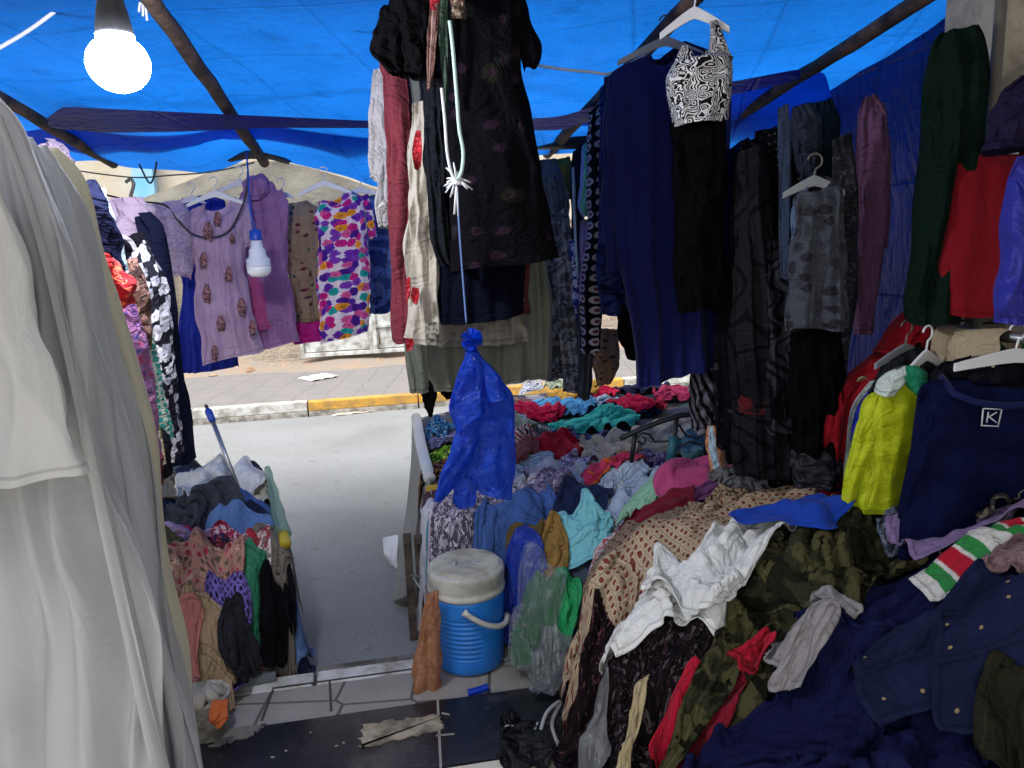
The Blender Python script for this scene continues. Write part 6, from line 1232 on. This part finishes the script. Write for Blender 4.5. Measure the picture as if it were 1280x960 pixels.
L(325, 778, .3, .16, 0, F('green satin', '1f6a4c', '175640', gloss=.5), 'cloth', 'cloth', 'green satin cloth hanging at the front right of the left heap', comp=(.52, .66), hold=0.15)
L(345, 795, .2, .16, 0, F('black fleece', '101014', '0b0b0e'), 'shirt', 'shirt', 'black shirt hanging lowest at the right corner of the left heap', comp=(.52, .66), hold=0.15)
L(240, 795, .42, .34, 0, F('pink lilac satin', 'a08aa6', '8e7894', gloss=.5), 'blouse', 'blouse', 'pink lilac satin blouse low on the left heap', comp=(.52, .66), hold=0.15)
L(248, 728, .5, .5, 5, rose, 'dress', 'dress', 'rose and brown floral dress across the left heap', res=.017, comp=(.45, .7), hold=0.1)
L(282, 800, .34, .22, 0, F('violet dot print', '2c2450', '6a5aa0', '1c1838', 'dots', 40), 'blouse', 'blouse', 'violet dotted blouse beside the pink lilac satin one', comp=(.52, .66), hold=0.15)
L(258, 815, .36, .3, 0, F('beige cotton', '9a8468', '86725a'), 'shirt', 'shirt', 'beige shirt near the bottom of the left heap', comp=(.52, .66), hold=0.15)
L(232, 830, .26, .2, 0, F('salmon', 'a86a62', '945a54'), 'top', 'top', 'salmon top at the very bottom of the left heap', comp=(.52, .66), hold=0.15)
L(295, 815, .26, .16, 0, F('black charcoal', '26272c', '1b1c20'), 'trousers', 'trousers', 'black trousers hanging over the grey slab at the foot of the left heap', comp=(.52, .66), hold=0.15)
# ------------------------------------------------------------------ tables under the heaps
M_old = solid('old grey wood', '5a5048', .85, var=.7, scale=12, bump=.7, c2='332c27')
root = empty('stall_table', (.3, 3.7, ZR), 'slatted wooden stall table under the far end of the right heap', 'table')
def tb(name, c, size, rot, mat=M_old): 
    m = MB(); m.box((0, 0, 0), size, rot); o = m.build(name, mat, root, bevel=.004); o.location = Vector(c) - root.location; return o
A_, B_ = Vector((-.44, 3.16, 0)), Vector((-.52, 4.15, 0)); ang = math.atan2((B_ - A_).y, (B_ - A_).x)
m = MB(); pl = [(-.43, 3.05), (1.1, 3.2), (1.1, 4.6), (-.5, 4.22)]
m.prism([(x - root.location.x, y - root.location.y) for x, y in pl], .34 - ZR, .37 - ZR); m.build('top', M_old, root)
for x, y in ((-.40, 3.12), (-.47, 4.1), (1.0, 3.3), (1.0, 4.4), (.3, 3.2)): tb('leg', (x, y, (ZR + .34) / 2), (.05, .05, .34 - ZR), ST)
for k in range(5): tb('slat', (-.47 + .043 * k, 3.10 + .008 * k + (k % 2) * .012, .12), (.034, .018, .50 - .03 * (k % 3)), ST)
m = MB(); f0 = Vector((-.30, 3.03, ZR)); 
m.tube([f0 - root.location, f0 + Vector((0, 0, .62)) - root.location], .006, 8); m.tube([f0 + Vector((0, 0, .3)) - root.location, Vector((-.46, 3.06, .2)) - root.location], .005, 8); m.tube([Vector((-.45, 3.06, .19)) - root.location, f0 + Vector((.0, 0, .05)) - root.location], .005, 8)
m.build('brace_rod', solid('grey rod', '8c8f90', .5, .6), root)
root = empty('stall_table', (-1.35, 2.8, ZR), 'low wooden table under the left heap', 'table')
m = MB(); m.prism([(x + 1.35, y - 2.8) for x, y in ((-1.75, 2.45), (-.98, 2.62), (-1.12, 3.35), (-1.8, 3.2))], .08 - ZR, .11 - ZR); m.build('top', M_old, root)
for x, y in ((-1.7, 2.52), (-1.04, 2.68), (-1.14, 3.28), (-1.74, 3.14)): tb('leg', (x, y, (ZR + .08) / 2), (.05, .05, .08 - ZR), ST)
# white side tube and grey sheet at the left edge of the far table
p0, p1, p2 = at_y(520, 522, 4.25), at_y(527, 560, 3.75), at_y(537, 598, 3.35)
m = MB(); m.tube([p0, p0.lerp(p1, .5), p1, p2], .028, 14); tag(m.build('side_tube', solid('taped white tube', 'c6c9ca', .5, var=.3)), 'white taped tube along the left edge of the far table', 'tube')
flap('table_sheet', [p0 + Vector((-.02, 0, .02)), p1 + Vector((-.01, 0, .02)), p2 + Vector((0, 0, .02)), at_y(545, 650, 3.16)], [at_y(513, 640, 4.0), at_y(500, 690, 3.72), at_y(491, 752, 3.45), at_y(508, 742, 3.33)], 26, 26,
     F('grey groundcloth', 'abaca6', '989993', wrinkle=.5, thin=.2), 33, .04, 'grey cloth sheet hanging down the left side of the far table', 'sheet', belly=.0, thick=.003)
m = MB(); tagp = at_y(540, 612, 3.3); m.box(tagp, (.05, .01, .04), .3); tag(m.build('yellow_ticket', solid('yellow card', 'c4a83a', .7)), 'small yellow ticket at the near end of the white tube', 'ticket')
# black iron bedstead
M_iron = solid('black iron', '22252a', .45, .4, var=.3)
root = empty('iron_bedstead', hit(840, 575), 'black iron bedstead hoop with scrolls standing in the heap', 'bedstead'); base = root.location
Yb = max(2.9, base.y)
def bp(x, y): return at_y(x, y, Yb) - base
m = MB(); m.tube([bp(775, 549), bp(782, 545), bp(800, 537), bp(825, 527), bp(850, 519), bp(880, 516), bp(905, 518)], .011, 12); m.build('hoop', M_iron, root)
for x0, y0, x1, y1 in ((794, 541, 789, 578), (846, 521, 840, 575), (886, 517, 882, 570)):
    m = MB(); m.tube([bp(x0, y0), bp(x1, y1)], .009, 10); m.build('upright', M_iron, root)
for pts in (((796, 548), (803, 541), (812, 543), (818, 552), (832, 552), (846, 546)), ((797, 551), (804, 556), (808, 549), (803, 546)), ((848, 530), (858, 545), (872, 548), (885, 540)), ((848, 560), (862, 552), (876, 556), (884, 552))):
    m = MB(); q = [bp(*p) for p in pts]; o2 = []
    for i in range(len(q) - 1):
        for k in range(6): o2.append(q[i].lerp(q[i + 1], k / 6))
    o2.append(q[-1]); m.tube(o2, .0045, 8); m.build('scroll', M_iron, root)
m = MB(); a = bp(842, 545); m.tube([a, bp(838, 582)], .02, 12); m.build('sleeve_tube', solid('teal plastic', '1f5a6a', .5), root)
# ------------------------------------------------------------------ water jug
J = at_z(586, 849, 0.0) + Vector((0.0, .135, 0)); root = empty('water_jug', J, 'blue insulated water jug with a white ribbed lid, on the shop step', 'water jug')
M_jb = solid('blue jug plastic', '1f74cc', .38, var=.5, scale=14, spec=.5, c2='2068b8'); M_jw = solid('off white lid plastic', 'b9b9b0', .5, var=.7, scale=9, c2='94938a')
def jugr(r, z, t):
    a = math.degrees((t + math.pi * 2) % (2 * math.pi)); d = abs(a - 255)       # moulded ribbed panel on the front
    if d < 40 and .055 < z < .225:
        return r - .002 + .0022 * math.sin(z * 330)
    return r
prof = [(.02, .0), (.108, .0), (.118, .006), (.121, .02)] + [(.121 + .012 * (z / .3), z) for z in [.03 + .0045 * i for i in range(58)]] + [(.133, .298)]
m = MB(); m.lathe(prof, 96, fn=jugr); m.build('body', M_jb, root)
m = MB(); m.lathe([(.128, .298), (.136, .30), (.138, .306), (.138, .318), (.134, .321), (.135, .33), (.138, .372), (.136, .384), (.128, .392), (.10, .394), (.02, .394)], 64); lid = m.build('lid', M_jw, root)
m = MB()
for k in range(-10, 11):
    y = k * .0112; hw = math.sqrt(max(0, .118 ** 2 - y * y))
    if abs(k) < 3: 
        for s in (-1, 1): m.box((s * (hw + .05) / 2, y, .396), (hw - .05, .0056, .012))
    elif hw > .02: m.box((0, y, .396), (hw * 2, .0056, .012))
m.build('ribs', M_jw, lid, bevel=.001)
m = MB(); m.lathe([(.03, .3945), (.032, .3975), (.026, .399), (.004, .399)], 24, c=(-.06, .0, 0)); m.lathe([(.03, .3945), (.032, .3975), (.026, .399), (.004, .399)], 24, c=(.05, .01, 0)); m.build('vent_caps', M_jw, lid)
m = MB(); a = math.radians(300); pts = []
for i in range(15):
    f = i / 14; aa = math.radians(268 + 82 * f); rr = .142 + .018 * math.sin(math.pi * f); pts.append((rr * math.cos(aa), rr * math.sin(aa), .275 - .085 * math.sin(math.pi * f * .62) ** 1.0 * (1 if f < .8 else 1)))
m.tube(pts, [.014] + [.010] * 13 + [.013], 12); m.build('handle', M_jw, root)
root.scale = (1.06, 1.06, 1.0)
# ------------------------------------------------------------------ plastic bags
orange = plastic_film('orange film', 'd8a27a', .72, .3); clear = plastic_film('clear film', 'e6ecf2', .27, .08, .9); bluef = plastic_film('blue film', '1550d8', .9, .2); green = plastic_film('green film', '3f9a5a', .75, .2)
silver = plastic_film('silver film', 'b4b8bc', .82, .16, .8, .75); pink = plastic_film('pink film', 'c79aa4', .7, .3)
def film(name, label, Y, rows, mat, **k):
    kk = dict(depth=.07, fold=.02, per_m=14, n=26, ring=48, hem=.008, top_fold=.7); kk.update(k); return garment(name, label, 'plastic bag', Y, rows, mat, **kk)
film('plastic_bag', 'orange plastic bag standing left of the water jug', 2.56, [(534, 742, 548, 738), (528, 770, 550, 770), (521, 810, 552, 810), (514, 850, 553, 850), (513, 868, 552, 864)], orange, depth=.05)
film('plastic_bag', 'pinkish plastic bag above the orange one beside the water jug', 2.9, [(541, 694, 556, 692), (535, 715, 556, 712), (532, 745, 552, 740)], pink, depth=.05)
# blue carrier bags hanging on the string
Yh = 2.1; org = at_y(589, 412, Yh); root = empty('carrier_bags', org, 'bundle of thin blue carrier bags hanging on a string', 'carrier bags')
def bagpart(nm, rows, seed, **k):
    kk = dict(depth=.018, fold=.007, per_m=12, n=26, ring=48, hem=.004, org=org, top_fold=.8, cr=.6); kk.update(k); cloth_tube(nm, rows, Yh, bluef, root, seed, **kk)
m = MB(); rs = random.Random(12)
for k in range(34):
    a, b = rs.uniform(0, 6.28), math.asin(rs.uniform(-1, 1)); d = Vector((math.cos(a) * math.cos(b), math.sin(a) * math.cos(b), math.sin(b))); s = d.cross(Vector((.3, .5, .8))).normalized(); c0 = Vector((0, 0, -.028)) ; R_ = .026
    q = [c0 + d * .004 - s * .005, c0 + d * .004 + s * .005, c0 + d * R_ + s * .016 + Vector((0, 0, rs.uniform(-.006, .006))), c0 + d * (R_ + .006), c0 + d * R_ - s * .016]
    m.add(q, [(0, 1, 2, 3, 4)], True)
m.build('knot', bluef, root)
bagpart('bag_body', [(583, 436, 593, 436), (578, 462, 612, 460), (570, 500, 640, 492), (574, 540, 645, 540), (572, 580, 644, 580), (592, 606, 642, 612), (594, 612, 641, 624)], 71, depth=.03, fold=.009)
bagpart('bag_layer', [(584, 438, 594, 438), (572, 470, 606, 464), (563, 508, 602, 495), (572, 535, 606, 510)], 72, dy=-.04, fold=.006)
bagpart('bag_layer', [(588, 440, 597, 440), (604, 468, 626, 470), (610, 500, 636, 494)], 73, dy=-.03, fold=.005)
bagpart('bag_handle', [(574, 525, 600, 522), (564, 560, 594, 560), (550, 595, 575, 598), (544, 622, 552, 624)], 74, dy=-.03)
bagpart('bag_handle', [(572, 545, 602, 545), (568, 590, 598, 590), (567, 622, 595, 622), (570, 630, 592, 631)], 75, dy=-.015)
def fpiece(px, py, W, Lh_, rot, mat, name, cat, label, **k): return piece(px, py, W, Lh_, rot, mat, name, cat, label, thick=0, **k)
fpiece(648, 812, .26, .28, 20, F('dark blue film', '0f2f94', '0b2478', gloss=.3), 'plastic_bag', 'plastic bag', 'dark blue plastic bag crumpled on the step right of the water jug', lift=.1)
fpiece(668, 845, .24, .24, 60, green, 'plastic_bag', 'plastic bag', 'green plastic bag flattened on the floor under the clear one', lift=.04)
fpiece(665, 828, .3, .32, 40, clear, 'plastic_bag', 'plastic bag', 'clear plastic bag slumped on the floor between jug and heap', lift=.2, bend=.5)
fpiece(690, 862, .2, .2, 70, silver, 'plastic_packet', 'packet', 'small silvery plastic packet leaning on the heap above the black bag', lift=.08)
fpiece(735, 940, .17, .2, 80, silver, 'plastic_packet', 'packet', 'larger silvery clear packet at the bottom edge of the heap', lift=.07)
fpiece(665, 930, .3, .34, 80, F('black nylon', '0e0e12', '09090c', gloss=.5), 'bag', 'bag', 'black nylon bag lying on the floor below the silvery packet', lift=.14)
cord('wire', [at_z(x, y, .02) for x, y in ((628, 912), (634, 907), (645, 908), (655, 913), (668, 912), (672, 903))], .0022, M_rope, 'thin white wire curling on the threshold beside the black bag', 'wire')
cord('cord', [at_z(x, y, z) for x, y, z in ((676, 912, .16), (684, 890, .2), (700, 878, .2), (690, 905, .16), (700, 935, .1))], .006, solid('grey strap', '85878c', .6), 'grey loop handle over the black nylon bag', 'strap')
cord('plastic_strip', [at_z(585, 866, .01), at_z(600, 862, .014), at_z(610, 858, .02)], .012, bluef, 'scrap of blue plastic under the water jug', 'plastic scrap')
flap('plastic_litter', [at_z(478, 672, ZR + .12), at_z(498, 668, ZR + .14)], [at_z(484, 700, ZR + .01), at_z(498, 715, ZR + .01)], 10, 10, F('white plastic', 'c9ccd0', gloss=.4), 44, .03, 'white plastic litter in the road by the grey sheet', 'litter')
# ------------------------------------------------------------------ left side: pole, rolled plastic, bucket, slab
h0 = hit(303, 612); top_p = at_y(257, 506, h0.y + .12); root = empty('mop', h0, 'steel mop pole with a blue end leaning in the left heap', 'mop')
m = MB(); m.tube([Vector((0, 0, -.06)), (top_p - h0) * .80], .0095, 12); m.build('pole', solid('brushed steel', '9a9ca0', .35, .8), root)
m = MB(); m.tube([(top_p - h0) * .795, (top_p - h0) * .83, (top_p - h0) * .93, (top_p - h0) * .95], [.011, .0155, .015, .009], 14); m.build('grip', solid('blue grip', '2346a8', .45), root)
m = MB(); m.tube([(top_p - h0) * .94, (top_p - h0) * 1.0], [.008, .006], 10); m.build('tip', solid('dark tip', '2a2a2c', .6), root)
ga, gb = at_y(334, 585, 3.25), at_y(354, 668, 2.85); root = empty('rolled_plastic', gb, 'pale green rolled plastic sheet with a yellow end at the side of the left heap', 'plastic roll')
m = MB(); pts = [ga.lerp(gb, f) - gb for f in [i / 10 for i in range(11)]]; m.tube(pts, [.012 + .018 * (i / 10) ** .8 + .003 * math.sin(i * 2.1) for i in range(11)], 16); m.build('sheet', plastic_film('pale green film', '9fc0b2', .5, .2), root)
m = MB(); d = (gb - ga).normalized(); m.tube([d * .002, d * .03, d * .06, d * .065], [.022, .021, .022, .02], 16); m.build('end_cap', solid('yellow plastic', 'a8962c', .5), root)
b0 = at_z(266, 925, 0); b0 = Vector((-1.02, 2.22, 0.004)); b0 = at_z(268, 922, .004) ; root = empty('bucket', b0 + Vector((-.03, .03, 0)), 'grimy white plastic bucket on the threshold beside the robes', 'bucket')
m = MB(); m.lathe([(.02, .0), (.062, .0), (.066, .004), (.078, .13), (.083, .132), (.083, .142), (.078, .144), (.07, .13), (.06, .02), (.01, .018)], 40); m.build('body', solid('grimy white plastic', 'a39f97', .6, var=.7, c2='5f5a52', scale=14), root)
fpiece(262, 872, .2, .22, 20, F('grimy white cloth', '9a958c', '7f7a72'), 'rag', 'rag', 'grimy white rag stuffed in the mouth of the bucket', lift=.05, off=(0, 0)) if False else None
rs = random.Random(5)
c = at_z(270, 874, .15); flap('rag', [c + Vector((.0, -.03, .015)), c + Vector((.025, -.04, .022)), c + Vector((.05, -.025, .015))], [c + Vector((.01, -.075, -.03)), c + Vector((.035, -.085, -.05)), c + Vector((.065, -.07, -.02))], 18, 14, F('orange rag', 'a8562e', '8e4624'), 61, .012, 'orange rag hanging over the rim of the grimy bucket', 'rag', belly=.015, thick=.003)
g_ = MB(); c = at_z(252, 868, .16)
for k in range(9):
    a = rs.uniform(0, 6.28); g_.tube([c + Vector((0, 0, -.03)), c + Vector((.03 * math.cos(a), .03 * math.sin(a), .016)), c + Vector((.07 * math.cos(a), .07 * math.sin(a), -.01))], [.015, .026, .008], 8)
tag(g_.build('rag', F('grimy white cloth', '9a958c', '7f7a72')), 'grimy white rag piled on the bucket under the salmon top', 'rag')
m = MB(); q = [at_z(x, y, .03) for x, y in ((268, 858), (345, 842), (342, 822), (285, 835))]; m.prism([(p.x, p.y) for p in q], .0, .032); tag(m.build('slab', solid('dark grey slab', '5f6468', .7, var=.4), bevel=.004), 'dark grey slab on the paving under the left heap', 'slab')
